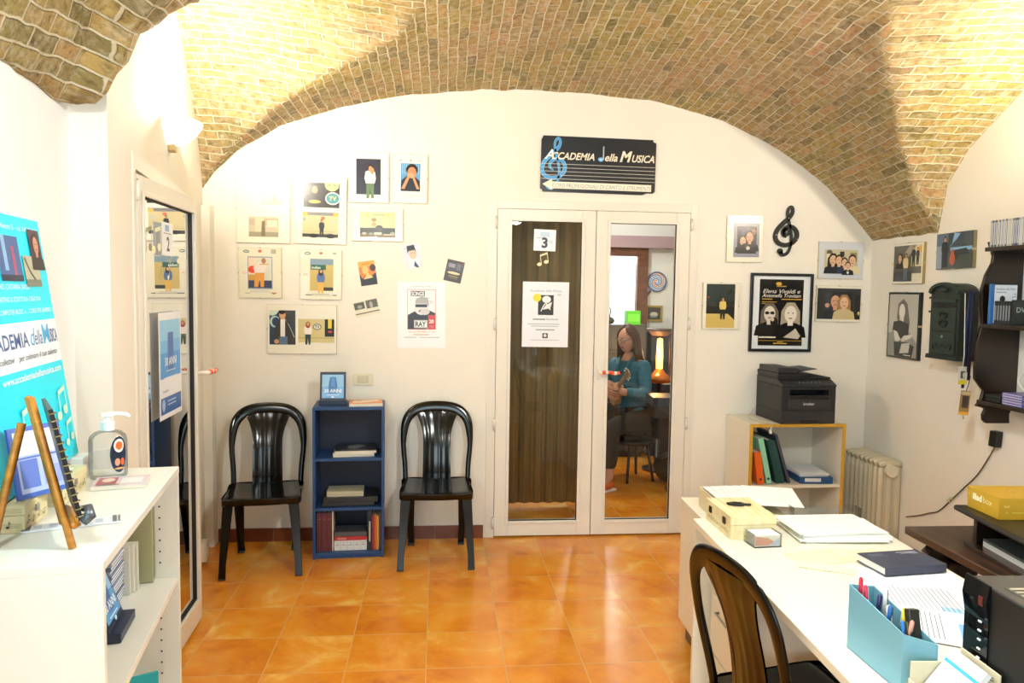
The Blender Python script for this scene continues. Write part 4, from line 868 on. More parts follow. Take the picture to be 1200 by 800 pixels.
# cyan banner leaning back against the near wall
BAN = frame3((-.95, 2.11, 1.122), (-.15, .985, .0), (-.08, -.02, .60))    # origin at the far bottom corner; x runs away from the camera
b = B(); bw, bh = 1.0, .634
b.box(-bw, 0, 0, bh*.965, -.006, 0, mat('#08dcf4', .45)); SQ = Matrix.Diagonal((1, .96, 1, 1))
CY = '#d8f4fb'
art(b, [('p', [(-bw, 0), (0, 0), (0, .02), (-bw, .02)], '#08d4ee'), ('r', -bw, .262, 0, .375, '#e6ecf4'),
        ('t', 'ACCADEMIA', -.505, .315, .036, '#3c5a94', dict(bold=.02, w=.30)), ('t', 'd', -.195, .315, .045, '#38a4dc', dict(shear=.3)), ('t', 'ella', -.166, .315, .038, '#3c5a94', dict(shear=.2, w=.05)), ('t', 'M', -.110, .315, .050, '#4cb4e8', dict(bold=.02)), ('t', 'USICA', -.068, .315, .036, '#3c5a94', dict(bold=.01, w=.06)),
        ('t', 'corsi collettivi    per coltivare il tuo talento', -.45, .283, .015, '#5a5e6e', dict(shear=.2, w=.42)), ('t', 'www.accademiadellamusica.com', -.40, .236, .017, '#e8fafe', dict(bold=.02, w=.38)),
        ('t', 'CANTO, PIANO, CHITARRA, BASSO', -.42, .455, .013, CY, dict(bold=.01, w=.28)), ('t', 'SONGWRITING & SCRITTURA CREATIVA', -.40, .425, .012, CY, dict(bold=.01, w=.32)), ('t', 'CORSI DI COMPUTER MUSIC e ... CORSI PER BAMBINI', -.43, .395, .012, CY, dict(bold=.01, w=.41)), ('t', 'Via Maestri 5 - tel. RAVENNA', -.30, .602, .013, CY, dict(bold=.01, w=.28)),
        ('r', -.30, .475, -.17, .585, '#3c5c94'), ('r', -.27, .50, -.25, .585, '#88b4e0'), ('r', -.22, .49, -.205, .56, '#b04468'), ('r', -.30, .475, -.17, .49, '#1c2440'),
        ('r', -.155, .462, -.055, .54, '#b8b49c'), ('s', [(-.145, .535), (-.12, .50), (-.08, .47)], .008, '#3c3c34'), ('r', -.155, .462, -.055, .48, '#74786a'),
        ('r', -.095, .505, -.02, .61, '#3c2c3c')] + bust(-.055, .506, .095, '#1c1418', skin='#c88c74', hair='#2c1820', long=True)
    + notes(-.10, .12, .055, '#c9ecd8') + notes(-.075, .045, .045, '#c9ecd8', True) + notes(-.35, .10, .06, '#c9ecd8'), .0001, .45, T=SQ)
ban = b.link('banner', mw=BAN); tag(ban, 'cyan printed banner board leaning on the left wall behind the shelf top', 'banner')
# board that carries the banner
b = B(); b.box(-.08, .0, -.012, .04, 0, .058, mat('#e8e8e4', .4)); o = b.link('base_strip', mw=TR(-.935, 2.12, ZC, CA+R(90))); tag(o, 'low white ledge strip under the cyan banner', 'ledge')
# sanitiser bottle
mw = TR(-.862, 2.08, ZC, R(25)); b = B()
prof = [(.0001, .0), (.85, 0), (.97, .03), (1, .1), (1, .78), (.93, .88), (.7, .955), (.40, .99), (.3, 1.0)]
b.lathe([(r_*.046, z*.128) for r_, z in prof], CLEAR, 28, T=Matrix.Diagonal((1, .68, 1, 1)))
bt = b.link('pump_bottle', mw=mw); tag(bt, 'clear hand sanitiser pump bottle on the white shelf unit', 'bottle')
b = B(); b.lathe([(r_*.043, z*.12+.003) for r_, z in [(.0001, 0), (.9, .02), (1, .08), (1, .55), (.0001, .551)]], GEL, 24, T=Matrix.Diagonal((1, .66, 1, 1))); b.link('gel', bt, mw)
b = B(); WP = mat('#eef0f0', .35); b.cyl((0, 0, .126), .017, .024, WP, 20); b.cyl((0, 0, .150), .006, .014, WP, 12); b.box(-.014, .014, -.010, .010, .163, .171, WP); b.tube([(0, 0, .168), (.02, 0, .169), (.045, 0, .165), (.052, 0, .158)], .0055, WP, 10); b.link('pump', bt, mw, bevel=.001)
b = B()
def lab(c, r0, zc, m, off, hz):
    v = []; n = 16
    v = [(0, 0, 0)]*0
    pts = [(c+r0*math.cos(a*2*math.pi/n), zc+hz*math.sin(a*2*math.pi/n)) for a in range(n)]
    return [((.0462+off)*math.sin(q), -(.0318+off)*math.cos(q), z) for q, z in pts]
for c, r0, zc, hz, hx, off in ((.55, .50, .065, .048, '#1c2f50', .0004), (.55, .30, .088, .018, '#f0e4dc', .0007), (.55, .20, .088, .011, '#e0622c', .001), (.45, .15, .045, .010, '#e89c80', .0007), (.75, .12, .045, .010, '#d8623c', .0007), (.58, .30, .028, .003, '#d0a060', .0007)):
    vs = lab(c, r0, zc, None, off, hz); b.faces([tuple(Vector(vs[0]).lerp(Vector(vs[8]), .5)*1.03)]+vs, [(0, i+1, (i+1) % 16+1) for i in range(16)], mat(hx, .4))
b.link('label', bt, mw)
# music-patterned boxes
def music_box(mw, w_, d_, h_, label, lid=.35, seed=1, name='music_box', window=False, base='#d8cca0', group=None):
    rnd = random.Random(seed); b = B(); m = mat(base, .55, var=.06, scale=25)
    b.box(0, w_, 0, d_, 0, h_*(1-lid)-.001, m); INK = '#3a3020'
    def scr(T, ww, hh):
        sh = [('r', .005, hh*.3+i*.0035, ww-.005, hh*.3+i*.0035+.0006, '#8c7c58') for i in range(3)]
        x = .015
        while x < ww-.02:
            sh += notes(x, hh*.3+rnd.random()*hh*.2, .010, INK, rnd.random() < .6); x += .022+rnd.random()*.012
        art(b, sh, .0002, .5, T=T)
    hh = h_*(1-lid)
    scr(Matrix.Rotation(R(90), 4, 'X'), w_, hh)
    scr(Matrix.Translation((w_, 0, 0)) @ Matrix.Rotation(R(90), 4, 'Z') @ Matrix.Rotation(R(90), 4, 'X'), d_, hh)
    o = b.link(name, mw=mw); tag(o, label, 'box', group)
    b = B(); b.box(-.001, w_+.001, -.001, d_+.001, h_*(1-lid), h_, m)
    if window:
        b.box(w_*.15, w_*.85, d_*.18, d_*.82, h_, h_+.002, mat('#efe8c8', .4)); b.box(w_*.25, w_*.75, d_*.28, d_*.72, h_+.002, h_+.003, mat('#b8a470', .4))
    scr(Matrix.Translation((0, -.001, h_*(1-lid))) @ Matrix.Rotation(R(90), 4, 'X'), w_, h_*lid)
    scr(Matrix.Translation((0, 0, h_+.0001)), w_, d_*.4)
    b.link('lid', o, mw, bevel=.001)
    b = B(); b.box(w_+.001, w_+.004, d_*.5-.008, d_*.5+.008, h_*(1-lid)-.008, h_*(1-lid)+.006, METAL); b.link('clasp', o, mw)
    return o
music_box(TR(-.955, 1.60, ZC, CA), .12, .135, .056, 'cream music-note box on the white shelf unit, nearer the camera', seed=3)
music_box(TR(-.975, 1.79, ZC, CA), .125, .185, .054, 'cream music-note box with inset lid on the white shelf unit, beside the bottle', seed=5, window=True)
magazine(TR(-.80, 2.005, ZC, R(14)), .125, .10, '#d9c6c8', [('r', -.055, -.04, -.01, .04, '#b0485a'), ('r', .0, -.03, .05, .03, '#e8e4e6'), ('e', -.03, .01, .015, .02, '#e8c8b8'), ('r', -.05, -.045, .0, -.035, '#5c7c50')], 'small pink and white leaflet stack beside the sanitiser bottle', th=.010)
# blue picture card leaning behind the easel
m = TR(-.835, 1.70, ZC+.058, R(64)) @ Matrix.Rotation(R(78), 4, 'X')
b = B(); b.box(-.06, .06, 0, .15, -.006, 0, mat('#3c5fb4', .3)); art(b, [('r', -.05, .01, .05, .14, '#a8b8e0'), ('r', -.05, .09, .05, .14, '#d8dcee'), ('r', -.045, .02, -.005, .08, '#5470c0'), ('r', .005, .02, .045, .06, '#8c9cd4'), ('r', -.05, .082, .05, .086, '#4c64b8')], .0001)
tag(b.link('picture_card', mw=m), 'blue and white picture card leaning on the music box behind the easel', 'card')
# wooden easel with a spiral-bound plaque
AP = Vector((-.800, 1.575, 1.345)); F1 = Vector((-.697, 1.515, ZC)); F2 = Vector((-.782, 1.663, ZC)); RF = Vector((-.845, 1.515, ZC))
def bar(b, a, c, wx, wy, m, up):
    b.tube([a, c], [(wx, wy), (wx, wy)], m, 4, up=up)
ez = empty('table_easel', loc=(-.76, 1.58, ZC)); tag(ez, 'small orange wooden tripod easel standing on the white shelf unit', 'easel')
def linkw(b, name, parent, **k): return b.link(name, parent, Matrix.Identity(4), **k)
b = B(); bar(b, AP+Vector((.006, -.004, 0)), F1+Vector((0, 0, .0)), .009, .007, PINE, (.5, -.86, 0)); linkw(b, 'leg', ez)
b = B(); bar(b, AP+Vector((-.006, .010, 0)), F2, .009, .007, PINE, (.5, -.86, 0)); linkw(b, 'leg', ez)
b = B(); bar(b, AP+Vector((-.012, -.004, -.05)), RF, .008, .006, PINE, (.8, .5, 0)); l3 = linkw(b, 'leg', ez)
q1 = F1.lerp(AP, .14)+Vector((.012, .006, 0)); q2 = F2.lerp(AP, .14)+Vector((.012, .006, 0))
b = B(); bar(b, q1, q2, .007, .012, PINE, (0, 0, 1)); linkw(b, 'ledge', ez)
pd = (F2-F1).normalized(); pu = ((AP+Vector((0, 0, 0)))-(F1+F2)/2).normalized(); base = (F1+F2)/2+pu*.052+Vector((.020, .010, 0))
PQ = frame3(base, pd, pu)
b = B(); b.box(-.085, .085, 0, .225, 0, .008, mat('#1b1c20', .35)); pq = b.link('plaque', mw=PQ, bevel=.001); tag(pq, 'black spiral-bound plaque resting on the small wooden easel', 'plaque')
b = B(); b.box(-.07, .07, .015, .21, .008, .009, mat('#c8c4b8', .3)); b.link('plaque_face', pq, PQ)
for k in range(15):
    b = B(); b.tube([(-.085+.007*math.cos(a*math.pi/5), .01+k*.0148, .004+.007*math.sin(a*math.pi/5)) for a in range(10)], .0014, mat('#8c7c54', .3, .6), 6, closed=True); b.link('binding_ring', pq, PQ)
b = B(); m = Matrix.Translation(q1+Vector((.016, .0, .008)))
b.tube([(0, 0, 0), (.012, .004, .012), (.006, .012, .024), (-.012, .016, .022)], [.010, .012, .009, .005], mat('#5c6068', .35, .5), 10); tag(b.link('metal_clamp', mw=m), 'grey metal figure clamp at the foot of the easel plaque', 'clamp')
# flat silver clips of paper lying before the easel
b = B(); b.box(-.09, .09, -.022, .022, 0, .004, mat('#d9dde4', .4)); b.box(-.09, -.075, -.022, .022, .004, .006, mat('#6a7072', .3, .5)); b.box(.075, .083, -.022, .022, .004, .006, mat('#6a7072', .3, .5)); b.box(.086, .09, -.022, .022, .004, .006, mat('#6a7072', .3, .5))
for i in range(5): b.box(-.07+i*.028, -.055+i*.028, -.015, .012, .004, .0045, mat('#b4bcc8', .5))
tag(b.link('paper_strip', mw=TR(-.765, 1.665, ZC, R(22))), 'long white card strip with grey ends lying behind the easel feet', 'card')
# inside the white shelf unit
ZS = .749
easel_display(TR(-.772, 1.84, ZS+.0005, R(99)), .135, .15, 'dark display case with blue card on the middle shelf of the white unit', 20)
for k in range(14):
    b = B(); c = ['#7f8aa4', '#9aa4b8', '#6c7892', '#a8aebc'][k % 4]
    b.box(0, .142, 0, .125, 0, .0102, mat(c, .25)); b.box(.142, .1423, .004, .121, .003, .007, mat('#d4d8e0', .4))
    tag(b.link('disc_case', mw=TR(-.945+.002*(k % 3), 1.915, ZS+.001+k*.0108, CA)), 'grey-blue disc case in the ribbed stack inside the white unit', 'disc case', 'stacked disc cases in the white unit')
for k, nm in enumerate(('nearest', 'middle', 'farthest')):
    b = B(); b.box(0, .10, 0, .014, 0, .13, mat('#d6d4c8', .35)); b.box(.012, .088, -.0005, 0, .012, .118, mat('#c6c4b8', .4))
    o = b.link('media_case', mw=TR(-.905+.004*k, 2.045+.0165*k, ZS, CA), bevel=.002); tag(o, nm+' of the three white upright cases inside the white unit', 'case', 'white cases in the white unit')
b = B(); b.box(0, .20, 0, .03, 0, .25, mat('#a3a27c', .5)); b.box(.196, .201, .002, .028, .01, .24, mat('#7c7c58', .5)); o = b.link('binder', mw=TR(-.975, 2.115, ZS, CA), bevel=.002); tag(o, 'olive binder upright at the far end inside the white unit', 'binder')
b = B(); b.prism([(0, 0), (.10, 0), (.10, .012), (0, .012)], 0, .13, mat('#1fa3ac', .6)); o = b.link('folder', mw=TR(-.82, 2.0, .4115, R(30)), bevel=.001); tag(o, 'teal folder on the lower shelf of the white unit', 'folder')

# ------------------------------------------------------------------ printer cabinet
MP = TR(1.865, 4.365, 0)
YEL = mat('#c99a2c', .4); CABW = mat('#e2dccd', .4)
b = B(); W_, D_, H_ = .60, .375, .79; t = .018
b.box(0, t, 0, D_, 0, H_, CABW); b.box(W_-t, W_, 0, D_, 0, H_, CABW); b.box(t, W_-t, 0, D_, H_-t, H_, CABW); b.box(t, W_-t, 0, D_, .03, .048, CABW)
pc = b.link('printer_cabinet', mw=MP); tag(pc, 'cream open cabinet with yellow front edges under the black printer', 'cabinet')
b = B(); b.box(-.001, t+.001, -.004, 0, 0, H_, YEL); b.box(W_-t-.001, W_+.001, -.004, 0, 0, H_, YEL); b.box(t, W_-t, -.004, 0, H_-t-.001, H_, YEL); b.link('edge_trim', pc, MP)
B().box(t, W_-t, .012, D_-.01, .396, .414, CABW).link('shelf_board', pc, MP); B().box(t, W_-t, D_-.006, D_-.001, .03, H_-t, CABW).link('back_panel', pc, MP)
ZP = .4155
def binder(mw, w_, d_, h_, c, label, spot=None, group='binders and folders beside the blue document box'):
    b = B(); m = mat(c, .4); b.box(0, .003, 0, d_, 0, h_, m); b.box(w_-.003, w_, 0, d_, 0, h_, m); b.box(.003, w_-.003, 0, .003, 0, h_, m)
    if spot: b.cyl((0, 0, 0), .008, .001, mat('#20201e', .5), 14, T=Matrix.Translation((w_/2, 0, .03)) @ Matrix.Rotation(R(90), 4, 'X'))
    o = b.link('binder', mw=mw); tag(o, label, 'binder', group)
    B().box(.003, w_-.003, .01, d_-.006, .004, h_-.006, mat('#d8d2c4', .8)).link('paper_pages', o, mw)
    return o
ly = lambda x, tilt: Matrix.Translation((x, 4.40, ZP)) @ Matrix.Rotation(R(-tilt), 4, 'Y')
binder(Matrix.Translation((1.935, 4.385, ZP)) @ Matrix.Rotation(R(-9), 4, 'Y'), .042, .27, .20, '#e0641a', 'short orange binder leaning at the left of the printer cabinet', True)
o = binder(Matrix.Translation((1.998, 4.40, ZP)) @ Matrix.Rotation(R(-13), 4, 'Y'), .032, .27, .285, '#8fcfae', 'mint green binder leaning beside the orange one in the printer cabinet', True)
binder(Matrix.Translation((2.064, 4.41, ZP)) @ Matrix.Rotation(R(-15), 4, 'Y'), .030, .27, .275, '#16413e', 'dark green binder leaning beside the mint one in the printer cabinet')
binder(Matrix.Translation((2.102, 4.42, ZP)) @ Matrix.Rotation(R(-16), 4, 'Y'), .020, .27, .270, '#1a4a4a', 'thin dark teal folder leaning between dark green and black folders')
binder(Matrix.Translation((2.137, 4.41, ZP)) @ Matrix.Rotation(R(-17.5), 4, 'Y'), .016, .28, .31, '#3e4450', 'tall grey-black folder leaning over the other binders, rightmost of them')
mw = TR(2.208, 4.40, ZP, R(-3)); DB = mat('#1c4a7c', .35)
b = B(); b.box(0, .205, 0, .30, 0, .012, DB); b.prism([(0, 0), (.205, 0), (.205, .3), (.2, .3), (.2, .004), (.005, .004), (.005, .3), (0, .3)], .012, .040, DB)
o = b.link('document_box', mw=mw, bevel=.002); tag(o, 'blue open document box full of papers in the printer cabinet', 'document box')
B().box(.03, .13, -.001, 0, .012, .034, mat('#d4d8dc', .5)).link('label', o, mw)
for k in range(9):
    b = B(); b.box(0, .18, 0, .26, 0, .004, PAPER if k % 2 else PAPER2); tag(b.link('paper_sheets', mw=TR(2.216+random.uniform(-.001, .002), 4.41+random.uniform(0, .01), ZP+.0135+k*.0052, R(-3+(random.uniform(-.5, .5) if k < 6 else random.uniform(-4, 4))))), 'white paper bundle stacked in the blue document box', 'paper', 'papers in the blue document box')
# printer
mw = TR(2.05, 4.352, .7915, R(2)); PK = mat('#1c1d20', .5, bump=.0006, scale=300); PK2 = mat('#141518', .4); PKL = mat('#26272b', .45)
b = B(); b.box(0, .345, .0, .34, 0, .07, PK); b.box(0, .05, 0, .34, .07, .225, PK); b.box(.30, .345, 0, .34, .07, .225, PK); b.box(.05, .30, .12, .34, .07, .225, PK); b.box(.05, .30, .0, .12, .07, .152, PK); b.box(.05, .30, 0, .12, .205, .225, PK)
pr = b.link('printer', mw=mw, bevel=.004); tag(pr, 'black multifunction laser printer on the cream cabinet', 'printer')
b = B(); b.box(.004, .341, -.006, 0, .004, .078, PKL); b.box(.115, .23, -.009, -.006, .004, .024, PK2); b.link('paper_tray', pr, mw, bevel=.002)
b = B(); b.box(.035, .31, -.004, 0, .09, .148, PKL); b.text('brother', .172, .114, .016, mat('#c4c6ca', .3), align='CENTER', bold=.02, T=Matrix.Translation((0, -.0045, 0)) @ Matrix.Rotation(R(90), 4, 'X')); b.link('front_cover', pr, mw)
b = B(); b.prism([(0, 0), (.11, 0), (.11, .012), (0, .02)], .05, .30, mat('#0c0d0f', .4), T=Matrix(((0, 0, 1, 0), (1, 0, 0, .005), (0, 1, 0, .153), (0, 0, 0, 1)))); b.link('output_tray', pr, mw)
b = B(); b.prism([(-.004, .225), (.34, .225), (.34, .262), (.06, .262), (-.004, .236)], .0, .345, PKL, T=Matrix(((0, 0, 1, 0), (1, 0, 0, 0), (0, 1, 0, 0), (0, 0, 0, 1)))); b.link('control_panel', pr, mw, bevel=.002)
for k in range(6):
    b = B(); b.cyl((0, 0, 0), .004, .002, mat('#8c9096' if k else '#8cd06c', .4), 10, T=Matrix.Translation((.12+k*.026, .024, .2475)) @ Matrix.Rotation(R(22), 4, 'X')); b.link('button', pr, mw)
B().box(.05, .10, .012, .03, .247, .2495, mat('#3c5058', .2)).link('display', pr, mw)
b = B(); b.box(.002, .343, .062, .338, .2625, .275, PK2); b.box(.0, .19, .062, .338, .275, .300, PK2); b.prism([(.19, .275), (.34, .275), (.30, .282), (.19, .298)], .10, .338, PK2, T=Matrix(((1, 0, 0, 0), (0, 0, 1, 0), (0, 1, 0, 0), (0, 0, 0, 1)))); b.link('scanner_lid', pr, mw, bevel=.004)
b = B(); b.prism([(-.002, .302), (.12, .302), (.15, .318), (.11, .332), (.0, .334)], .055, .31, PKL, T=Matrix(((1, 0, 0, 0), (0, 0, 1, 0), (0, 1, 0, 0), (0, 0, 0, 1)))); b.prism([(.12, .312), (.26, .326), (.262, .322), (.15, .306)], .08, .29, PK2, T=Matrix(((1, 0, 0, 0), (0, 0, 1, 0), (0, 1, 0, 0), (0, 0, 0, 1)))); b.link('document_feeder', pr, mw, bevel=.004)
B().box(-.001, 0, .12, .19, .19, .215, mat('#0a0a0a', .5)).link('side_grip', pr, mw)
b = B(); pth = smooth_path([(2.03, 4.69, .84), (1.985, 4.66, .80), (1.94, 4.55, .795), (1.955, 4.42, .795), (1.985, 4.355, .795), (1.992, 4.353, .78), (1.985, 4.350, .755)], 6); b.tube(pth, .003, mat('#c9c3b0', .5), 8); b.box(1.978, 1.992, 4.343, 4.355, .735, .757, mat('#d8d4c4', .4)); tag(b.link('usb_cable'), 'pale cable hanging over the left front of the printer cabinet', 'cable')

# ------------------------------------------------------------------ radiator
RAD = mat('#c9c0a6', .4, var=.04)
ra = empty('radiator', loc=(2.735, 4.40, 0)); tag(ra, 'cream column radiator on the right wall beside the printer cabinet', 'radiator')
for k in range(8):
    y = 4.325+k*.050; b = B()
    for xx in (2.680, 2.735, 2.79):
        pts = smooth_path([(xx, y, .10), (xx, y, .30), (xx, y, .53)], 3)
        b.tube(pts, [(.020, .014)]*len(pts), RAD, 10, up=(1, 0, 0))
    for zz, sgn in ((.555, 1), (.085, -1)):
        b.tube([(2.665, y, zz-sgn*.012), (2.69, y, zz), (2.78, y, zz), (2.80, y, zz-sgn*.012)], [(.022, .018)]*4, RAD, 10, up=(0, 0, 1))
    b.box(2.682, 2.788, y-.005, y+.005, .09, .55, RAD); linkw(b, 'radiator_section', ra)
b = B(); b.cyl((0, 0, 0), .036, .038, mat('#dcd4bc', .35), 20, T=Matrix.Translation((2.722, 4.308, .515)) @ Matrix.Rotation(R(90), 4, 'X')); linkw(b, 'end_cap', ra, bevel=.003)
b = B(); b.tube([(2.735, 4.31, .08), (2.735, 4.24, .08), (2.735, 4.23, .07), (2.735, 4.23, 0)], .009, METAL, 10); linkw(b, 'valve_pipe', ra)
for yy in (4.40, 4.60): b = B(); b.box(2.79, 2.81, yy-.01, yy+.01, .42, .45, METAL); linkw(b, 'wall_bracket', ra)

# ------------------------------------------------------------------ right wall: pictures, letter box, shelf
GRW = 'clip frames on the right-hand wall'
clip_frame(right(4.337, 1.762, 0), .296, .241, [(-.0, .0, .27, .215, ('#544e3c', [('r', .04, -.02, .135, .107, '#cfc8a4'), ('r', -.135, -.107, .05, -.05, '#3c4040'), ('p', [(.02, .107), (.09, .107), (.0, .03), (-.03, .06)], '#98907c'), ('r', .05, -.107, .135, -.06, '#d8d4bc'), ('p', [(.08, .08), (.135, .107), (.135, .06)], '#e0a838')]+figure(.06, -.02, .12, '#24241e', '#24241e')+figure(.1, -.01, .1, '#2c2c24', '#2c2c24')+bust(-.07, -.03, .09, '#1c1f22')+figure(-.01, -.1, .16, '#d8c898', '#5c6a70', skin='#c8986c'))), ],
    'small clip frame with a street scene photo, nearest the corner on the right wall', GRW, deep=.018, edge='#a08c54')
clip_frame(right(4.350, 1.390, 0), .311, .400, [(-.0, .0, .285, .375, ('#b8b8b0', [('p', [(-.1425, -.1875), (.1425, -.1875), (.1425, -.1), (.05, -.02), (-.1425, -.05)], '#8c8c86'), ('p', [(-.05, .13), (.0, .16), (.04, .13), (.07, .02), (.06, -.06), (-.03, -.05), (-.06, .05)], '#6c6c68'), ('e', -.01, .085, .03, .045, '#d8d8d0'), ('r', -.03, .02, .01, .05, '#d0d0c8'), ('p', [(-.09, .02), (-.02, .03), (.06, .01), (.06, -.08), (-.06, -.09), (-.1, -.03)], '#2c2e2e'), ('p', [(-.09, -.03), (-.05, -.04), (.0, -.1), (.09, -.07), (.1, -.05), (.02, -.06), (-.06, -.12)], '#d0cec4'), ('p', [(-.07, -.1875), (.1, -.1875), (.12, -.12), (.06, -.1), (-.08, -.1)], '#303232'), ('p', [(.0, -.11), (.08, -.1), (.07, -.16), (-.02, -.17)], '#c0beb4'), ('r', .02, -.178, .09, -.174, '#e4e4e0')]))],
    'black-edged frame with a black-and-white portrait of a seated woman', GRW, mount='#222222', deep=.02, edge='#141414')
clip_frame(right(3.922, 1.818, .8), .297, .197, [(0, 0, .29, .19, ('#32424c', [('r', -.145, .0, -.05, .095, '#5c7084'), ('r', -.145, -.095, -.1, .03, '#8c9cb0'), ('p', [(-.04, .02), (.02, .06), (.05, .09), (.0, .095), (-.02, .03)], '#8cb4d8'), ('r', -.03, .0, .145, .018, '#7cacd0'), ('p', [(-.03, .0), (.1, .01), (.13, -.04), (.02, -.05)], '#1c2830'), ('r', .03, -.095, .145, -.02, '#39423c')]+figure(-.075, -.09, .17, '#232a34', '#20242c', skin='#b88c74')+[('e', -.01, -.045, .022, .035, '#b0583c'), ('e', -.01, -.01, .012, .02, '#b0583c')]))],
    'frame with a blue-toned photo of musicians, above the letter box', GRW, mount='#2c3438', deep=.02, edge='#7c7454')
# letter box, local x towards the viewer's right, y up, z out of the wall
LB = right(3.832, 1.25); LG = mat('#16241f', .45, bump=.0006, scale=200); LG2 = mat('#1c2d27', .4)
b = B(); arch = [(-.115, 0), (.115, 0), (.115, .335)]+[(.115*math.cos(a*math.pi/14), .335+.055*math.sin(a*math.pi/14)) for a in range(1, 14)]+[(-.115, .335)]
b.prism(arch, .012, .122, LG); lbx = b.link('letter_box', mw=LB, bevel=.003); tag(lbx, 'dark green ornate arched metal letter box on the right wall', 'letter box')
b = B(); b.prism([(-.128, -.018), (.128, -.018), (.122, .006), (-.122, .006)], .004, .134, LG); b.link('base_moulding', lbx, LB, bevel=.003)
b = B(); ar = [(x*1.06, y+.004) for x, y in arch[2:]]; inn = [(x*.9, .331+(y-.335)*.85) for x, y in arch[2:]]
n = len(ar); b.faces([(x, y, .135) for x, y in ar]+[(x, y, .135) for x, y in inn]+[(x, y, .118) for x, y in ar]+[(x, y, .118) for x, y in inn], [(i, i+1, n+i+1, n+i) for i in range(n-1)]+[(2*n+i, 2*n+i+1, i+1, i) for i in range(n-1)]+[(n+i, n+i+1, 3*n+i+1, 3*n+i) for i in range(n-1)], LG2); b.link('arched_cornice', lbx, LB)
b = B(); b.box(-.1, .1, .285, .305, .122, .132, LG2); b.box(-.092, .092, .262, .276, .122, .128, mat('#060a08', .5)); b.link('letter_slot', lbx, LB, bevel=.001)
b = B(); b.box(-.098, .098, .012, .13, .122, .128, LG2); dl = b.link('lower_door', lbx, LB, bevel=.002)
b = B(); b.cyl((0, .105, .128), .008, .003, METAL, 14); b.link('lock', dl, LB)
b = B()
for sx in (-1, 1): stroke(b, [(0, .06), (sx*.03, .05), (sx*.06, .065), (sx*.075, .05), (sx*.065, .035)], [.006, .01, .008, .006, .004], LG, .127, .133)
b.link('scroll_relief', dl, LB)
b = B(); b.box(-.098, .098, .138, .255, .122, .126, LG2)
for sx in (-1, 1):
    for s0 in (0, .045): stroke(b, [(0, .155+s0), (sx*.022, .165+s0), (sx*.03, .185+s0), (sx*.012, .19+s0), (sx*.01, .178+s0)], [.006, .007, .006, .005, .003], LG, .125, .132)
b.ball((0, .2, .128), (.012, .016, .006), LG); b.link('ornament_panel', lbx, LB)
b = B(); b.ball((0, .352, .132), (.03, .012, .006), LG); b.link('crest', lbx, LB)
for yy in (.31, .235):
    b = B(); b.tube([(-.115, yy, .115), (-.132, yy, .118)], .006, LG, 8); b.link('hinge_pin', lbx, LB)
# dark wooden wall shelf: scalloped end panel and boards
out = [(2.626, 1.833), (2.65, 1.826), (2.81, 1.826), (2.81, 1.064), (2.779, 1.0), (2.782, .955), (2.661, .955), (2.645, .97), (2.642, .995), (2.653, 1.022), (2.644, 1.03), (2.605, 1.039), (2.628, 1.072), (2.639, 1.114), (2.591, 1.172), (2.588, 1.23), (2.593, 1.354), (2.612, 1.437), (2.604, 1.52), (2.600, 1.60), (2.618, 1.674), (2.648, 1.732), (2.652, 1.765), (2.638, 1.80)]
def endpanel(y): return Matrix(((1, 0, 0, 0), (0, 0, -1, y), (0, 1, 0, 0), (0, 0, 0, 1)))
sh = empty('wall_shelf', loc=(2.81, 3.0, 1.4)); tag(sh, 'dark wooden wall shelf with scalloped end panel on the right wall', 'wall shelf')
b = B(); b.prism(out, -.0, .02, DARKW, T=endpanel(3.46)); linkw(b, 'end_panel', sh, bevel=.003)
b = B(); b.prism(out, -.0, .02, DARKW, T=endpanel(2.52)); linkw(b, 'end_panel', sh, bevel=.003)
for z in (1.805, 1.440, 1.073): b = B(); b.box(2.60, 2.809, 2.522, 3.438, z-.02, z, DARKW); linkw(b, 'shelf_board', sh, bevel=.003)
rnd = random.Random(4); y = 3.425
cc = ['#5c6478', '#8c90a0', '#7080a8', '#a8a8a4', '#c0bca8', '#6c7460', '#48505c', '#9c9484', '#b8b4b0', '#586890']
for k in range(28):
    w_ = .0105; b = B(); c = cc[rnd.randrange(len(cc))]
    b.box(2.615, 2.757, y-w_+.0006, y, 1.8062, 1.8062+.124+rnd.uniform(-.001, .001), mat(c, .25)); b.box(2.6145, 2.615, y-w_+.003, y-.003, 1.815, 1.92, mat('#c8ccd0', .4)); y -= w_+.0003
    tag(b.link('disc_case'), 'upright disc case in the row on top of the dark wall shelf', 'disc case', 'disc cases on top of the wall shelf')
b = B(); b.box(2.615, 2.75, 3.395, 3.41, 1.4412, 1.631, mat('#16181c', .35)); b.box(2.614, 2.628, 3.3945, 3.4105, 1.4412, 1.631, mat('#2f6cb0', .35))
art(b, [('r', 2.63, 1.445, 2.745, 1.627, '#dfe3ea'), ('t', 'Accademia della Musica', 2.638, 1.603, .011, '#4a5a78', dict(w=.10)), ('r', 2.638, 1.59, 2.69, 1.594, '#8c94a4'), ('e', 2.672, 1.56, .014, .016, '#181a1e'), ('r', 2.66, 1.53, 2.68, 1.56, '#181a1e')]+notes(2.725, 1.57, .012, '#6a7488'), 0, .35, T=Matrix(((1, 0, 0, 0), (0, 0, -1, 3.3949), (0, 1, 0, 0), (0, 0, 0, 1))))
tag(b.link('video_case'), 'blue and white video case standing on the middle board of the wall shelf', 'video case')
for k in range(6):
    b = B(); b.box(2.628, 2.70, 3.372-k*.0175, 3.387-k*.0175, 1.4412, 1.551, mat('#20262a', .3)); b.box(2.6272, 2.628, 3.375-k*.0175, 3.384-k*.0175, 1.46, 1.53, mat('#7c848c', .4))
    tag(b.link('cassette_case'), 'small dark cassette case in the row before the video case', 'cassette', 'cassette cases on the wall shelf')
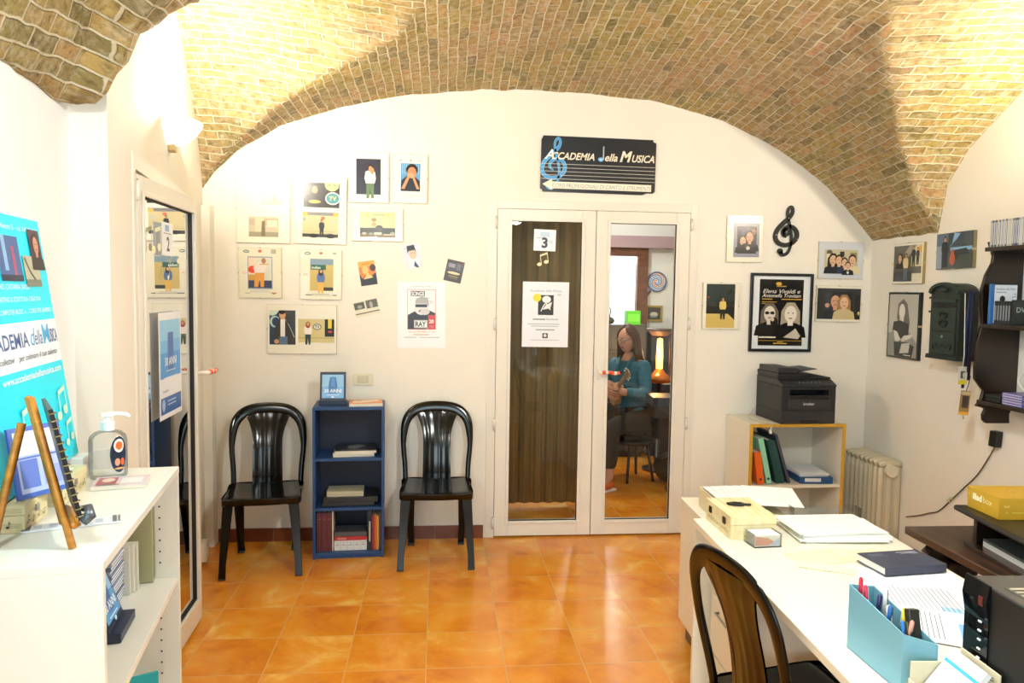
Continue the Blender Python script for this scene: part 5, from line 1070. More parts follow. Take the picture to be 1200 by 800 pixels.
b = B(); b.box(2.62, 2.76, 3.255, 3.27, 1.4412, 1.557, mat('#12201c', .3)); b.text('DVD', 2.635, 1.50, .024, mat('#a8b8b0', .4), T=Matrix(((1, 0, 0, 0), (0, 0, -1, 3.2549), (0, 1, 0, 0), (0, 0, 0, 1)))); tag(b.link('disc_box'), 'dark green-black box lettered DVD on the wall shelf', 'disc box')
for k in range(5):
    b = B(); b.box(2.612, 2.752, 3.16, 3.285, 1.0742+k*.0112, 1.0742+k*.0112+.0104, mat(['#5a5494', '#6c66a8', '#4c4a88', '#7670ac', '#5c58a0'][k], .3)); b.box(2.6115, 2.612, 3.165, 3.28, 1.0772+k*.0112, 1.0812+k*.0112, mat('#c4c0d8', .4)); b.box(2.62, 2.745, 3.1595, 3.16, 1.077+k*.0112, 1.081+k*.0112, mat('#c4c0d8', .4))
    tag(b.link('disc_case'), ['bottom', 'second from bottom', 'middle', 'second from top', 'topmost'][k]+' purple disc case in the small stack on the lowest shelf board', 'disc case', 'purple disc cases on the lowest board')
for k in range(2):
    b = B(); b.box(2.618, 2.758, 3.305, 3.405, 1.0742+k*.017, 1.0742+k*.017+.0155, mat('#1a2020', .4)); tag(b.link('dark_case', bevel=.002), ['lower', 'upper'][k]+' of the two dark cases beside the purple disc cases', 'case', 'dark cases on the lowest board')
b = B(); b.box(2.66, 2.80, 3.10, 3.155, 1.0742, 1.215, mat('#e4e6e6', .35)); rt = b.link('router', bevel=.006); tag(rt, 'white router standing on the lowest board of the wall shelf', 'router')
b = B(); b.tube(smooth_path([(2.65, 3.13, 1.11), (2.63, 3.17, 1.145), (2.625, 3.21, 1.19), (2.635, 3.19, 1.23), (2.64, 3.15, 1.24), (2.64, 3.14, 1.20), (2.63, 3.13, 1.16), (2.62, 3.10, 1.135), (2.64, 3.05, 1.15), (2.66, 3.02, 1.20), (2.70, 2.98, 1.15)], 6), .0035, mat('#d6d4cc', .4), 8); tag(b.link('white_cable'), 'looped white cable hanging round the router', 'cable')
# lanyards on the shelf end
LN = mat('#141a34', .7); ln = empty('lanyard_bundle', loc=(2.59, 3.47, 1.58)); tag(ln, 'bundle of dark blue lanyards hanging from the wall shelf end', 'lanyards')
for k, (dx, dy, zb) in enumerate(((0, 0, 1.20), (.012, .012, 1.16), (-.01, .02, 1.12), (.006, .028, 1.22))):
    b = B(); b.tube([(2.588+dx*.3, 3.475+dy, 1.585), (2.585+dx, 3.48+dy, 1.40), (2.583+dx, 3.482+dy, zb)], [(.011, .003)]*3, LN if k != 2 else mat('#1c2c54', .7), 6, up=(1, .3, 0)); 
    s_ = linkw(b, 'strap', ln)
b = B(); b.tube([(2.60, 3.475, 1.582), (2.583, 3.49, 1.60), (2.575, 3.50, 1.582)], .006, LN, 8); linkw(b, 'hook_loop', ln)
m = Matrix.Translation((2.560, 3.49, 1.185)) @ Matrix.Rotation(R(8), 4, 'Z') @ Matrix.Rotation(R(90), 4, 'X')
b = B(); b.tube([(0, .40, -.01), (.004, .1, 0), (0, .04, 0)], .002, mat('#d8d6d0', .5), 6); b.box(-.024, .024, -.045, .042, -.001, .001, mat('#d4d0c0', .35)); art(b, [('r', -.024, -.045, .024, -.024, '#e8d428'), ('r', -.012, -.015, .014, .02, '#5c5c54'), ('e', .008, -.0, .008, .014, '#c8c4b4')], .0011); tag(b.link('badge', mw=m), 'white badge with yellow foot hanging under the lanyards', 'badge')
m = Matrix.Translation((2.572, 3.48, 1.055)) @ Matrix.Rotation(R(-20), 4, 'Z') @ Matrix.Rotation(R(90), 4, 'X') @ Matrix.Rotation(R(-4), 4, 'Z')
b = B(); b.tube([(.01, .13, 0), (.006, .08, 0), (0, .055, 0)], .002, LN, 6); b.box(-.022, .022, -.065, .055, -.001, .001, mat('#8c6c3c', .35)); art(b, [('r', -.022, -.065, .022, -.05, '#d89c20'), ('r', -.012, -.03, .016, .03, '#3c2c24'), ('r', -.02, .035, .02, .05, '#b8a47c')], .0011); b.tube([(0, -.065, 0), (.004, -.085, 0)], .003, METAL, 6); tag(b.link('badge', mw=m), 'brown picture badge hanging lowest under the lanyards', 'badge')
# plug and its cable
b = B(); b.prism([(-.028, -.04), (.022, -.04), (.028, .04), (-.02, .04)], .004, .04, mat('#101214', .4)); tag(b.link('power_adapter', mw=right(3.535, .86), bevel=.003), 'black power adapter plugged into the right wall under the shelf', 'power adapter')
b = B(); b.tube(smooth_path([(2.79, 3.535, .83), (2.795, 3.56, .79), (2.80, 3.66, .65), (2.80, 3.76, .55), (2.80, 3.85, .463), (2.80, 3.95, .37), (2.80, 4.03, .335), (2.80, 4.13, .29), (2.80, 4.24, .25)], 6), .0032, mat('#4c4638', .5), 8); cb = b.link('power_cable'); tag(cb, 'thin cable drooping along the right wall to the radiator', 'cable')
for yy, zz in ((3.855, .468), (3.875, .45)):
    b = B(); b.ball((2.80, yy, zz), (.006, .016, .008), mat('#cfc49c', .4)); linkw(b, 'inline_connector', cb)

# ------------------------------------------------------------------ white desk and the low unit behind it
DA = R(-2.6)      # desk edge runs (-.046, -.999)
MD = TR(.931, 2.654, 0, DA)      # local: x to the right, y positive away; desk extends towards -y
b = B(); b.box(0, .63, -2.1, 0, .724, .75, DESKM); dk = b.link('desk', mw=MD, bevel=.003); tag(dk, 'long cream-white desk with papers running along the right side', 'desk')
b = B(); b.box(.006, .60, -.024, -.004, 0, .724, DESKM); b.link('end_panel', dk, MD, bevel=.001)
b = B(); b.box(.006, .60, -2.09, -2.07, 0, .724, DESKM); b.link('end_panel', dk, MD, bevel=.001)
b = B(); b.box(.58, .60, -2.07, -.024, .2, .724, DESKM); b.link('modesty_panel', dk, MD)
b = B(); b.box(.08, .575, -.34, -.03, .06, .723, DESKM); pd_ = b.link('drawer_pedestal', dk, MD, bevel=.002)
for k in range(3):
    b = B(); b.box(.064, .079, -.332, -.038, .07+k*.216, .278+k*.216, mat('#ddd5c2', .4)); dr = b.link('drawer', pd_, MD, bevel=.002) if False else b.link('drawer', dk, MD, bevel=.002)
    b = B(); b.tube([(.064, -.24, .235+k*.216), (.05, -.24, .235+k*.216), (.05, -.13, .235+k*.216), (.064, -.13, .235+k*.216)], .004, METAL, 8); b.link('drawer_handle', dr, MD)
ML = TR(1.098, 3.15, 0, DA)
b = B(); cw = [(.0, -.44), (.34, -.44), (.34, .13)]+[(.34-.05+.05*math.cos(a*math.pi/10), .13+.05*math.sin(a*math.pi/10)) for a in range(1, 5)]+[(.29, .18), (0, .18)]
b.prism(cw, .62, .64, DESKM); lu = b.link('low_unit', mw=ML, bevel=.002); tag(lu, 'low cream cabinet with rounded top corner beyond the far end of the desk', 'cabinet')
b = B(); b.box(.004, .33, -.435, .175, .085, .62, DESKM); b.link('cabinet_body', lu, ML, bevel=.001)
b = B(); b.box(.03, .30, -.43, .14, 0, .085, mat('#5c4a34', .5)); b.link('plinth', lu, ML)
ZD, ZL = .751, .641
# tray and papers on the low unit
mw = TR(1.125, 2.86, ZL, R(-3)); b = B(); q = mat('#ddd2b0', .5)
b.box(0, .25, 0, .33, 0, .006, q); b.box(0, .006, 0, .33, .006, .085, q); b.box(.244, .25, 0, .33, .006, .06, q); b.box(.006, .244, .324, .33, .006, .085, q)
for zz in (.028, .055): b.box(.006, .244, .004, .322, zz, zz+.003, q)
tr = b.link('letter_tray', mw=mw); tag(tr, 'cream letter tray on the low cabinet beyond the desk', 'letter tray')
for k in range(6):
    b = B(); b.box(0, .21, 0, .297, 0, .0025, PAPER if k % 2 else PAPER2); tag(b.link('paper_sheet', mw=mw @ TR(.018+.004*(k % 3)+.014*k, .015-.004*k, .087+k*.0027, R(-4*k*.8+2))), 'white paper sheet in the fanned pile on the letter tray', 'paper', 'fanned papers on the letter tray')
b = B(); b.box(0, .24, 0, .0025, 0, .0001, PAPER) if False else b.box(0, .14, 0, .20, 0, .004, PAPER); art(b, [('r', .02, .03, .13, .09, '#7c92b4'), ('r', .06, .11, .10, .13, '#3c4860'), ('r', .02, .14, .12, .145, '#b0b8c8')], .0041)
tag(b.link('printed_sheet', mw=TR(1.37, 2.80, ZL, R(-18))), 'white sheet with a blue printed picture beside the letter tray', 'paper')
# wooden music box
mw = TR(.975, 2.408, ZD); w_, d_, h_ = .155, .232, .078
b = B(); b.box(0, w_, 0, d_, 0, h_*.62, BOXW)
art(b, [('t', 'MUSICA DA CAMERA', .02, .014, .013, '#8c7c54', dict(w=.19))], .0002, T=Matrix.Translation((0, d_, 0)) @ Matrix.Rotation(R(-90), 4, 'Z') @ Matrix.Rotation(R(90), 4, 'X'))
art(b, notes(.05, .012, .014, '#8c7c54')+notes(.09, .012, .014, '#8c7c54', False)+[('r', .02, .02+i*.004, .13, .0205+i*.004, '#a8966c') for i in range(3)], .0002, T=Matrix.Rotation(R(90), 4, 'X'))
mb = b.link('wooden_box', mw=mw); tag(mb, 'pale wooden box with engraved notes at the far end of the desk', 'box')
b = B(); b.box(-.001, w_+.001, -.001, d_+.001, h_*.62+.001, h_, BOXW)
for i in range(6): b.box(.008+i*.024, .010+i*.024, .002, d_-.002, h_, h_+.0006, mat('#c4b07c', .5))
b.link('lid', mb, mw, bevel=.001)
for yy in (.055, .185):
    b = B(); b.box(-.005, -.001, yy-.010, yy+.010, h_*.5, h_*.78, mat('#3a2a1c', .4, .6)); b.link('hinge', mb, mw)
b = B(); stroke(b, [(-.03, 0), (-.005, .014), (.02, .010), (.022, -.006), (.0, -.012), (-.028, -.002)], [.011, .012, .012, .010, .010, .010], mat('#222428', .35, .5), 0, .006); b.box(.02, .05, -.004, .008, 0, .005, mat('#222428', .35, .5))
tag(b.link('metal_clip', mw=TR(1.045, 2.54, ZD+h_+.002, R(-12))), 'dark metal clip lying on the lid of the wooden box', 'clip')
# clear card holder
mw = TR(1.02, 2.322, ZD, R(4)); b = B(); b.box(0, .095, 0, .07, 0, .002, CLEAR); b.box(0, .002, 0, .07, .002, .044, CLEAR); b.box(.093, .095, 0, .07, .002, .044, CLEAR); b.box(.002, .093, 0, .002, .002, .044, CLEAR); b.box(.002, .093, .068, .07, .002, .044, CLEAR)
o = b.link('card_holder', mw=mw); tag(o, 'clear plastic card holder with coral-printed cards before the wooden box', 'card holder')
b = B(); b.box(.004, .091, .004, .066, .0025, .040, mat('#f0ece8', .5)); art(b, [('p', [(.006, .006), (.09, .006), (.05, .03), (.006, .036)], '#e8a890'), ('p', [(.05, .006), (.09, .006), (.09, .03)], '#d0dcec')], -.0038, T=Matrix.Rotation(R(90), 4, 'X')); b.link('card_stack', o, mw)
# paper pile and clear tray
mw = TR(1.205, 2.365, ZD, R(-2))
for k in range(9):
    b = B(); b.box(0, .297, 0, .21, 0, .0032, [PAPER, PAPER2, mat('#eef0e4', .7)][k % 3])
    if k == 8: art(b, lines(.03, .26, .19, 8, .018, .001, '#b8bec8'), .0033)
    tag(b.link('paper_bundle', mw=mw @ TR(random.uniform(-.014, .014), random.uniform(-.010, .010), k*.0034, R(random.uniform(-4, 4)))), 'bundle of white sheets in the thick pile at the far right of the desk', 'paper', 'paper pile at the far right of the desk')
b = B(); 
for q in ((0, .25, 0, .004, 0, .05), (0, .004, .004, .10, 0, .05), (.246, .25, .004, .10, 0, .05), (.004, .246, .096, .10, 0, .05), (.004, .246, .004, .096, 0, .003)): b.box(*q, CLEAR)
tag(b.link('clear_tray', mw=TR(1.31, 2.62, ZD-.0005, R(-2.6)) @ Matrix.Translation((0, -.078, 0))), 'clear acrylic tray behind the paper pile on the desk', 'tray') if False else tag(b.link('clear_tray', mw=TR(1.28, 2.59, ZD, R(-2.6)) @ Matrix.Diagonal((1, .5, 1, 1))), 'clear acrylic tray behind the paper pile on the desk', 'tray')
# dark book
mw = TR(1.300, 2.052, ZD+.0045, R(6)); b = B(); c = mat('#2c3348', .4); b.box(0, .205, 0, .13, .0, .002, c); b.box(0, .205, 0, .13, .022, .0245, c); b.box(0, .205, 0, .0025, .002, .022, c)
art(b, [('t', 'AGENDA', .02, .10, .013, '#8c96ac', dict(w=.05)), ('r', .02, .09, .08, .092, '#7c869c'), ('r', .12, .11, .19, .114, '#c8ccd8'), ('r', .13, .10, .19, .103, '#c8ccd8')], .0246)
bk = b.link('diary', mw=mw); tag(bk, 'dark navy hardback diary lying on the desk papers', 'book'); B().box(.003, .202, .0026, .127, .002, .022, mat('#e4e2dc', .8)).link('page_block', bk, mw)
# loose sheets
def a4(x, y, z, rz, shapes, label, base=None, w_=.21, h_=.297, group='loose sheets on the desk', name='paper_sheet'):
    b = B(); b.box(-w_/2, w_/2, -h_/2, h_/2, 0, .0006, base or PAPER); art(b, shapes, .0007, .6); return tag(b.link(name, mw=TR(x, y, z, R(rz))), label, 'paper', group)
TXL = lines(-.085, .085, .09, 14, .0125, .0022, '#5c6470')
a4(1.36, 2.01, ZD, 78, lines(-.085, .085, .11, 6, .011, .001, '#c0c8d4'), 'white sheet lying under the navy diary')
a4(1.32, 1.90, ZD+.0008, 72, [('r', -.08, .10, -.03, .128, '#5c7ab0')]+TXL, 'printed sheet with small blue picture in front of the diary')
a4(1.38, 1.72, ZD+.0016, 66, [('r', -.09, .05, .09, .10, '#9cc4ec'), ('r', -.08, .065, .0, .085, '#5c9ce0')]+lines(-.085, .085, .03, 11, .011, .0020, '#54709c'), 'printed sheet with a pale blue heading near the computer')
a4(1.19, 1.76, ZD+.0024, 60, lines(-.085, .085, .11, 17, .011, .0022, '#5c6470')+[('r', -.08, -.12, .03, -.105, '#7cb0ec')], 'printed sheet nearest the blue pen box')
a4(1.20, 2.23, ZD, 12, [], 'pale yellow folder lying before the paper pile', mat('#ece8b4', .7), .20, .12)
a4(1.17, 2.14, ZD+.0008, -28, [], 'pale yellow envelope lying across the middle of the desk', mat('#eeebc0', .7), .17, .06)
a4(1.33, 2.25, ZD+.0008, -6, [], 'pale yellow sheet peeping out between pile and diary', mat('#ebe7b8', .7), .16, .08)
# pen box
PBX = mat('#76aec2', .35); ppts = [(.955, 1.645), (.957, 1.44), (1.008, 1.402), (1.014, 1.640)]
b = B(); th = .0025
def wallq(a, c, ha, hc):
    d = Vector((c[0]-a[0], c[1]-a[1])).normalized(); n = Vector((-d.y, d.x))*th
    v = [(a[0], a[1], 0), (c[0], c[1], 0), (c[0]+n.x, c[1]+n.y, 0), (a[0]+n.x, a[1]+n.y, 0)]
    v = v+[(v[0][0], v[0][1], ha), (v[1][0], v[1][1], hc), (v[2][0], v[2][1], hc), (v[3][0], v[3][1], ha)]
    b.faces([(x, y, z+ZD) for x, y, z in v], [(0, 1, 2, 3), (4, 5, 6, 7), (0, 1, 5, 4), (1, 2, 6, 5), (2, 3, 7, 6), (3, 0, 4, 7)], PBX)
wallq(ppts[0], ppts[1], .150, .124); wallq(ppts[1], ppts[2], .124, .118); wallq(ppts[2], ppts[3], .118, .146); wallq(ppts[3], ppts[0], .146, .150)
b.prism(ppts, ZD+.0, ZD+.002, PBX)
pb = b.link('pen_box'); tag(pb, 'light blue cardboard pen box at the desk edge', 'pen box')
pens = [(.972, 1.625, '#b81c34', 8, -6, 'red pen at the far end of the pen box', .165), (.985, 1.605, '#c8304c', 4, -12, 'pinkish-red pen with white ring in the pen box', .15), (.975, 1.575, '#2c2a58', 2, 6, 'dark purple pen in the pen box', .158), (.988, 1.555, '#e8e8ee', 6, -4, 'white pen with dark clip in the pen box', .17), (.975, 1.535, '#2c6cb8', -4, 10, 'blue ballpoint in the pen box', .155), (.990, 1.515, '#b8d0cc', 5, 8, 'pale glue pen in the pen box', .155), (.978, 1.50, '#d0d4cc', -3, -8, 'grey-white marker in the pen box', .15), (.988, 1.480, '#e8c820', 3, -3, 'yellow highlighter in the pen box', .155), (.975, 1.468, '#e0a090', 10, 6, 'pink pencil in the pen box', .145), (.996, 1.462, '#2a241c', 2, -6, 'black and orange pen in the pen box', .15), (.985, 1.450, '#2c74c4', -6, -12, 'bright blue pen at the near end of the pen box', .135)]
for x, y, c, ax, ay, nm, L_ in pens:
    b = B(); m = mat(c, .3); r_ = .0055 if 'marker' in nm or 'glue' in nm or 'highlighter' in nm else .004
    b.lathe([(.0005, 0), (r_*.5, .004), (r_, .016), (r_, L_*.7), (r_*1.15, L_*.71), (r_*1.1, L_-.004), (.0005, L_)], m, 12)
    b.box(r_, r_+.002, -.0015, .0015, L_*.72, L_-.006, mat('#e4e4e8' if 'red' in nm else '#20242c', .3))
    tag(b.link('pen', mw=Matrix.Translation((x, y, ZD+.004)) @ Matrix.Rotation(R(ay), 4, 'X') @ Matrix.Rotation(R(ax*.4), 4, 'Y')), nm, 'pen', 'pens in the blue pen box')
b = B(); b.box(-.012, .012, -.009, .009, 0, .085, mat('#2c2a22', .4)); b.box(-.016, -.011, -.004, .006, -.01, .06, mat('#4c4828', .4)); tag(b.link('stapler', mw=TR(.993, 1.45, ZD+.082, 0) @ Matrix.Rotation(R(-14), 4, 'X'), bevel=.003), 'dark stapler standing upright at the near end of the pen box', 'stapler')
b = B(); b.box(-.014, .014, -.013, .013, 0, .12, mat('#ecd420', .5)); tag(b.link('sticky_notes', mw=TR(1.003, 1.440, ZD+.003, R(-20)) @ Matrix.Translation((0, .0, 0)), bevel=.004), 'yellow pad sticking out at the near end of the pen box', 'note pad') if False else None
# flyer holder with note pattern
MF = TR(.943, 1.396, ZD, R(-93)); b = B(); mm = mat('#ddd2b4', .55); th = .003
b.box(0, .115, .105, .108, 0, .118, mm); b.box(0, .115, 0, .003, 0, .055, mm); b.box(0, .003, .003, .105, 0, .09, mm); b.box(.112, .115, .003, .105, 0, .09, mm); b.box(.003, .112, .003, .105, 0, .003, mm)
rnd = random.Random(9)
def nn(n, ww, hh): 
    o = []
    for k in range(n): o += notes(rnd.uniform(.006, ww-.014), rnd.uniform(.01, hh-.014), .006, '#3a3428', rnd.random() < .6)
    for yy in (.25, .5, .75): o += [('r', .004, hh*yy, ww-.004, hh*yy+.0005, '#8c8468')]
    return o
art(b, nn(16, .115, .055), .0001, .5, T=Matrix.Rotation(R(90), 4, 'X'))
art(b, nn(14, .112, .115), .0001, .5, T=Matrix.Translation((0, .1049, 0)) @ Matrix.Rotation(R(90), 4, 'X'))
art(b, nn(14, .10, .085), .0001, .5, T=Matrix.Translation((0, .105, 0)) @ Matrix.Rotation(R(-90), 4, 'Z') @ Matrix.Rotation(R(90), 4, 'X'))
fh = b.link('flyer_holder', mw=MF); tag(fh, 'cream flyer box patterned with music notes at the near end of the pen box', 'flyer box')
for k in range(5):
    b = B(); b.box(.006, .108, 0, .135, 0, .002, PAPER)
    if k == 4: art(b, [('p', [(.006, .105), (.108, .105), (.108, .112), (.006, .112)], '#34a8e0')]+lines(.012, .10, .097, 11, .008, .0009, '#9aa4b4'), .0021)
    tag(b.link('flyer', mw=MF @ Matrix.Translation((0, .012-.0+.0*k, .006)) @ Matrix.Rotation(R(52), 4, 'X') @ Matrix.Translation((0, 0, .0023*k))), 'white flyer with a cyan stripe leaning in the note-patterned box', 'flyer', 'flyers in the note-patterned box')
# black computer
MPC = TR(1.063, 1.40, ZD+.0, R(-3)); BK = mat('#0b0c0d', .5, bump=.0005, scale=400)
b = B(); b.box(0, .185, -.44, 0, .006, .262, BK); cpu = b.link('computer', mw=MPC, bevel=.004); tag(cpu, 'black computer tower lying close to the right edge of the desk', 'computer')
b = B(); b.prism([(-.003, .006), (-.003, .19), (-.010, .23), (-.004, .266), (.0, .266), (.0, .006)], -.07, .002, mat('#090a0c', .08), T=Matrix(((1, 0, 0, 0), (0, 0, 1, 0), (0, 1, 0, 0), (0, 0, 0, 1)))); b.link('glossy_bezel', cpu, MPC)
for k in range(6): b = B(); b.box(-.0115, -.009, -.060, -.052, .100+k*.018, .103+k*.018, mat('#c8ccd0', .4, emit=.4)); b.link('status_light', cpu, MPC)
b = B(); b.box(-.0105, -.0085, -.060, -.048, .222, .240, mat('#5c2024', .4)); b.link('sticker', cpu, MPC)
b = B()
for k in range(22): b.box(.03, .15, -.42+k*.016, -.411+k*.016, .262, .265, mat('#8c8672', .5))
b.box(.025, .155, -.425, -.07, .2615, .263, mat('#2c2c28', .5)); b.link('vent_grille', cpu, MPC)
for sx in (.02, .165): 
    for sy in (-.41, -.03): b = B(); b.cyl((sx, sy, 0), .010, .006, mat('#202020', .7), 12); b.link('foot', cpu, MPC)

# ------------------------------------------------------------------ dark table, riser and box at the right
MT = TR(1.664, 2.526, 0, R(-1.4))
b = B(); b.box(0, 1.09, -1.9, 0, .722, .75, WALNUT); tb = b.link('wooden_table', mw=MT, bevel=.004); tag(tb, 'dark walnut table along the right wall behind the desk', 'table')
b = B(); b.box(.45, .60, -1.84, -.06, .60, .722, DARKW); b.link('stretcher', tb, MT)
prof = [(0, .0), (.07, .0), (.06, .05), (.035, .09), (.05, .2), (.03, .34), (.055, .46), (.085, .53), (.075, .60), (.10, .665), (0, .665)]
for yy in (-.12, -1.78):
    for xx, sg in ((.09, 1), (.98, -1)):
        b = B(); b.prism([(xx+sg*x, z) for x, z in prof], -.03, .03, DARKW, T=Matrix(((1, 0, 0, 0), (0, 0, 1, yy), (0, 1, 0, 0), (0, 0, 0, 1)))); b.link('scroll_leg', tb, MT, bevel=.004)
b = B(); stroke(b, [(.04, .70), (.09, .655), (.14, .66), (.17, .63), (.15, .60)], [.05, .045, .05, .045, .03], DARKW, -.02, .02, T=Matrix(((1, 0, 0, 0), (0, 0, 1, -.085), (0, 1, 0, 0), (0, 0, 0, 1)))); b.link('scroll_bracket', tb, MT)
MR = TR(1.735, 2.318, .7515, R(-7)); 
b = B(); b.box(0, .42, -1.3, 0, 0, .012, DARKW); b.box(.03, .42, -.018, 0, .012, .112, DARKW); b.box(.03, .42, -1.3, -1.282, .012, .112, DARKW); b.box(.405, .42, -1.282, -.018, .012, .112, DARKW); b.box(.03, .405, -.66, -.645, .012, .112, DARKW)
rs = b.link('desk_riser', mw=MR, bevel=.001); tag(rs, 'black wooden open riser standing on the dark walnut table', 'riser')
b = B(); b.box(-.03, .43, -1.32, .02, .112, .130, mat('#0e0d0c', .35)); b.link('riser_top', rs, MR, bevel=.008)
b = B(); b.box(.0, .41, -1.3, .005, .098, .112, mat('#0e0d0c', .35)); b.link('moulding', rs, MR, bevel=.005)
for k, (c, nm) in enumerate((('#e8e8ec', 'white folder at the bottom of the pile inside the black riser'), ('#d8dce0', 'pale grey folder in the middle of the pile inside the black riser'), ('#4a5254', 'dark grey folder topmost of the pile inside the black riser'))):
    b = B(); b.box(.035, .37, -.60, -.05, 0, .008, mat(c, .4)); tag(b.link('document_folder', mw=MR @ TR(.0, 0, .0125+k*.0086)), nm, 'folder', 'folders inside the black riser')
MG = TR(1.742, 2.318, .8825, R(-4)); GO = mat('#b08a1c', .45)
b = B(); b.box(0, .25, -.155, 0, 0, .052, GO); gb = b.link('gift_box', mw=MG); tag(gb, 'mustard yellow cardboard box lettered iliadbox on the black riser', 'box')
b = B(); b.box(-.0012, .2512, -.1562, .0012, .030, .0665, GO)
art(b, [('t', 'iliad', .028, .014, .021, '#ece4cc', dict(bold=.03)), ('t', 'box', .080, .014, .021, '#d8c88c', {})], .0013, T=Matrix.Translation((0, 0, .018)) @ Matrix.Rotation(R(-90), 4, 'Z') @ Matrix.Rotation(R(90), 4, 'X'))
art(b, [('t', 'iliad', .015, .02, .008, '#d8c88c', {}), ('r', .02, .002, .03, .005, '#c8ac4c'), ('r', .04, .002, .09, .005, '#c8ac4c')], .0013, T=Matrix.Translation((0, -.155, .018)) @ Matrix.Rotation(R(90), 4, 'X'))
b.tube([(.125+.035*math.cos(a*math.pi/12), -.078+.03*math.sin(a*math.pi/12), .0668) for a in range(24)], .0006, mat('#c8aa48', .4), 4, closed=True)
b.link('box_lid', gb, MG)
b = B(); b.box(.09, .39, -.75, -.19, .0, .012, mat('#d8d6cc', .5))
for k in range(30): b.box(.095, .385, -.745+k*.0185, -.738+k*.0185, .012, .0155, mat('#c8c6bc', .5))
tag(b.link('ribbed_mat', mw=MR @ TR(0, 0, .1308)), 'white ribbed plastic mat on the black riser before the yellow box', 'mat')

# ------------------------------------------------------------------ practice room seen through the glass doors
CUR = mat('#857048', .8, var=.03, scale=4, name='olive_brown_curtain')
b = B(); v = []; n = 90
for i in range(n+1):
    x = .12+.90*i/n; yy = 5.42+.014*math.sin(i*.7)+.006*math.sin(i*2.3)
    v += [(x, yy, .03), (x, yy, 2.50)]
b.faces(v, [(2*i, 2*i+2, 2*i+3, 2*i+1) for i in range(n)], CUR, True); cu = b.link('curtain', solid=.004); tag(cu, 'olive-brown pleated curtain behind the left glass door', 'curtain')
b = B(); b.tube([(.0, 5.42, 2.53), (1.1, 5.42, 2.53)], .012, METAL, 10); b.link('curtain_rail', cu, Matrix.Identity(4))
# dark chest of drawers
mw = TR(1.50, 7.02, 0); DG = mat('#3c3c3e', .4)
b = B(); b.box(0, .46, 0, .42, .05, 1.26, DG); b.box(.02, .44, .02, .4, 0, .05, DG); ch = b.link('chest_of_drawers', mw=mw, bevel=.003); tag(ch, 'dark grey chest of drawers behind the seated woman', 'chest of drawers')
for k in range(5):
    b = B(); b.box(.015, .445, -.014, 0, .07+k*.24, .295+k*.24, mat('#48484a', .4)); d_ = b.link('drawer', ch, mw, bevel=.002)
    b = B(); b.box(.17, .29, -.028, -.014, .19+k*.24, .205+k*.24, METAL); b.link('drawer_handle', d_, mw)
b = B(); b.box(0, .13, 0, .1, 0, .13, mat('#5cd82c', .4)); b.box(.01, .12, -.001, 0, .03, .1, mat('#7cec4c', .4)); tag(b.link('green_box', mw=TR(1.76, 7.0, 1.2615), bevel=.004), 'bright green box on the dark chest of drawers', 'box')
b = B(); b.ball((0, 0, .035), (.045, .04, .035), mat('#2c3830', .5)); b.tube([(0, 0, .06), (.01, 0, .14), (-.04, 0, .2)], .006, mat('#2c3830', .5), 8); b.prism([(-.08, .17), (-.02, .19), (.0, .24), (-.06, .26)], -.01, .01, mat('#41504c', .5), T=Matrix(((1, 0, 0, 0), (0, 0, 1, 0), (0, 1, 0, 0), (0, 0, 0, 1)))); tag(b.link('desk_ornament', mw=TR(1.60, 7.02, 1.2615)), 'small dark ornament with a leaf shape on the chest of drawers', 'ornament')
# lollipop decoration and little picture on the far wall
LW = Matrix(((1, 0, 0, 2.178), (0, 0, -1, 7.498), (0, 1, 0, 1.672), (0, 0, 0, 1)))
b = B(); b.prism([(.105*math.cos(a*math.pi/20), .105*math.sin(a*math.pi/20)) for a in range(40)], .002, .016, mat('#e6ecf2', .4))
for k, c in enumerate(('#4c7cc8', '#e08c4c', '#6c5ca8', '#58a8d0')):
    pts = [((.012+.0115*t)*math.cos(t*.95+k*math.pi/2), (.012+.0115*t)*math.sin(t*.95+k*math.pi/2)) for t in [i*.5 for i in range(16)]]
    stroke(b, pts, .010, mat(c, .4), .0165, .018, n=3)
b.tube([(.095*math.cos(a*math.pi/20), .095*math.sin(a*math.pi/20), .012) for a in range(40)], .010, mat('#5c6c9c', .4), 8, closed=True)
lo = b.link('lollipop_decoration', mw=LW); tag(lo, 'swirled lollipop wall decoration on the far white wall of the next room', 'wall decoration')
b = B(); b.tube([(-.06, -.09, .010), (-.15, -.22, .010)], .010, mat('#6c5c64', .4), 8); b.link('stick', lo, LW)
fw2 = Matrix(((1, 0, 0, 2.158), (0, 0, -1, 7.498), (0, 1, 0, 1.355), (0, 0, 0, 1)))
b = B()
for q in ((-.085, -.065, -.065, .065), (.065, .085, -.065, .065), (-.085, .085, -.08, -.06), (-.085, .085, .06, .08)): b.box(q[0], q[1], q[2], q[3], .0, .016, mat('#b0984c', .4, .3))
o = b.link('framed_picture', mw=fw2); tag(o, 'small gold-framed picture under the lollipop on the far wall', 'picture')
b = B(); b.box(-.07, .07, -.065, .065, .001, .008, mat('#3a3c34', .4)); art(b, [('e', 0, -.01, .04, .025, '#c8c8bc'), ('r', -.03, -.04, .03, -.02, '#8c9c9c')], .0081); b.link('print', o, fw2)
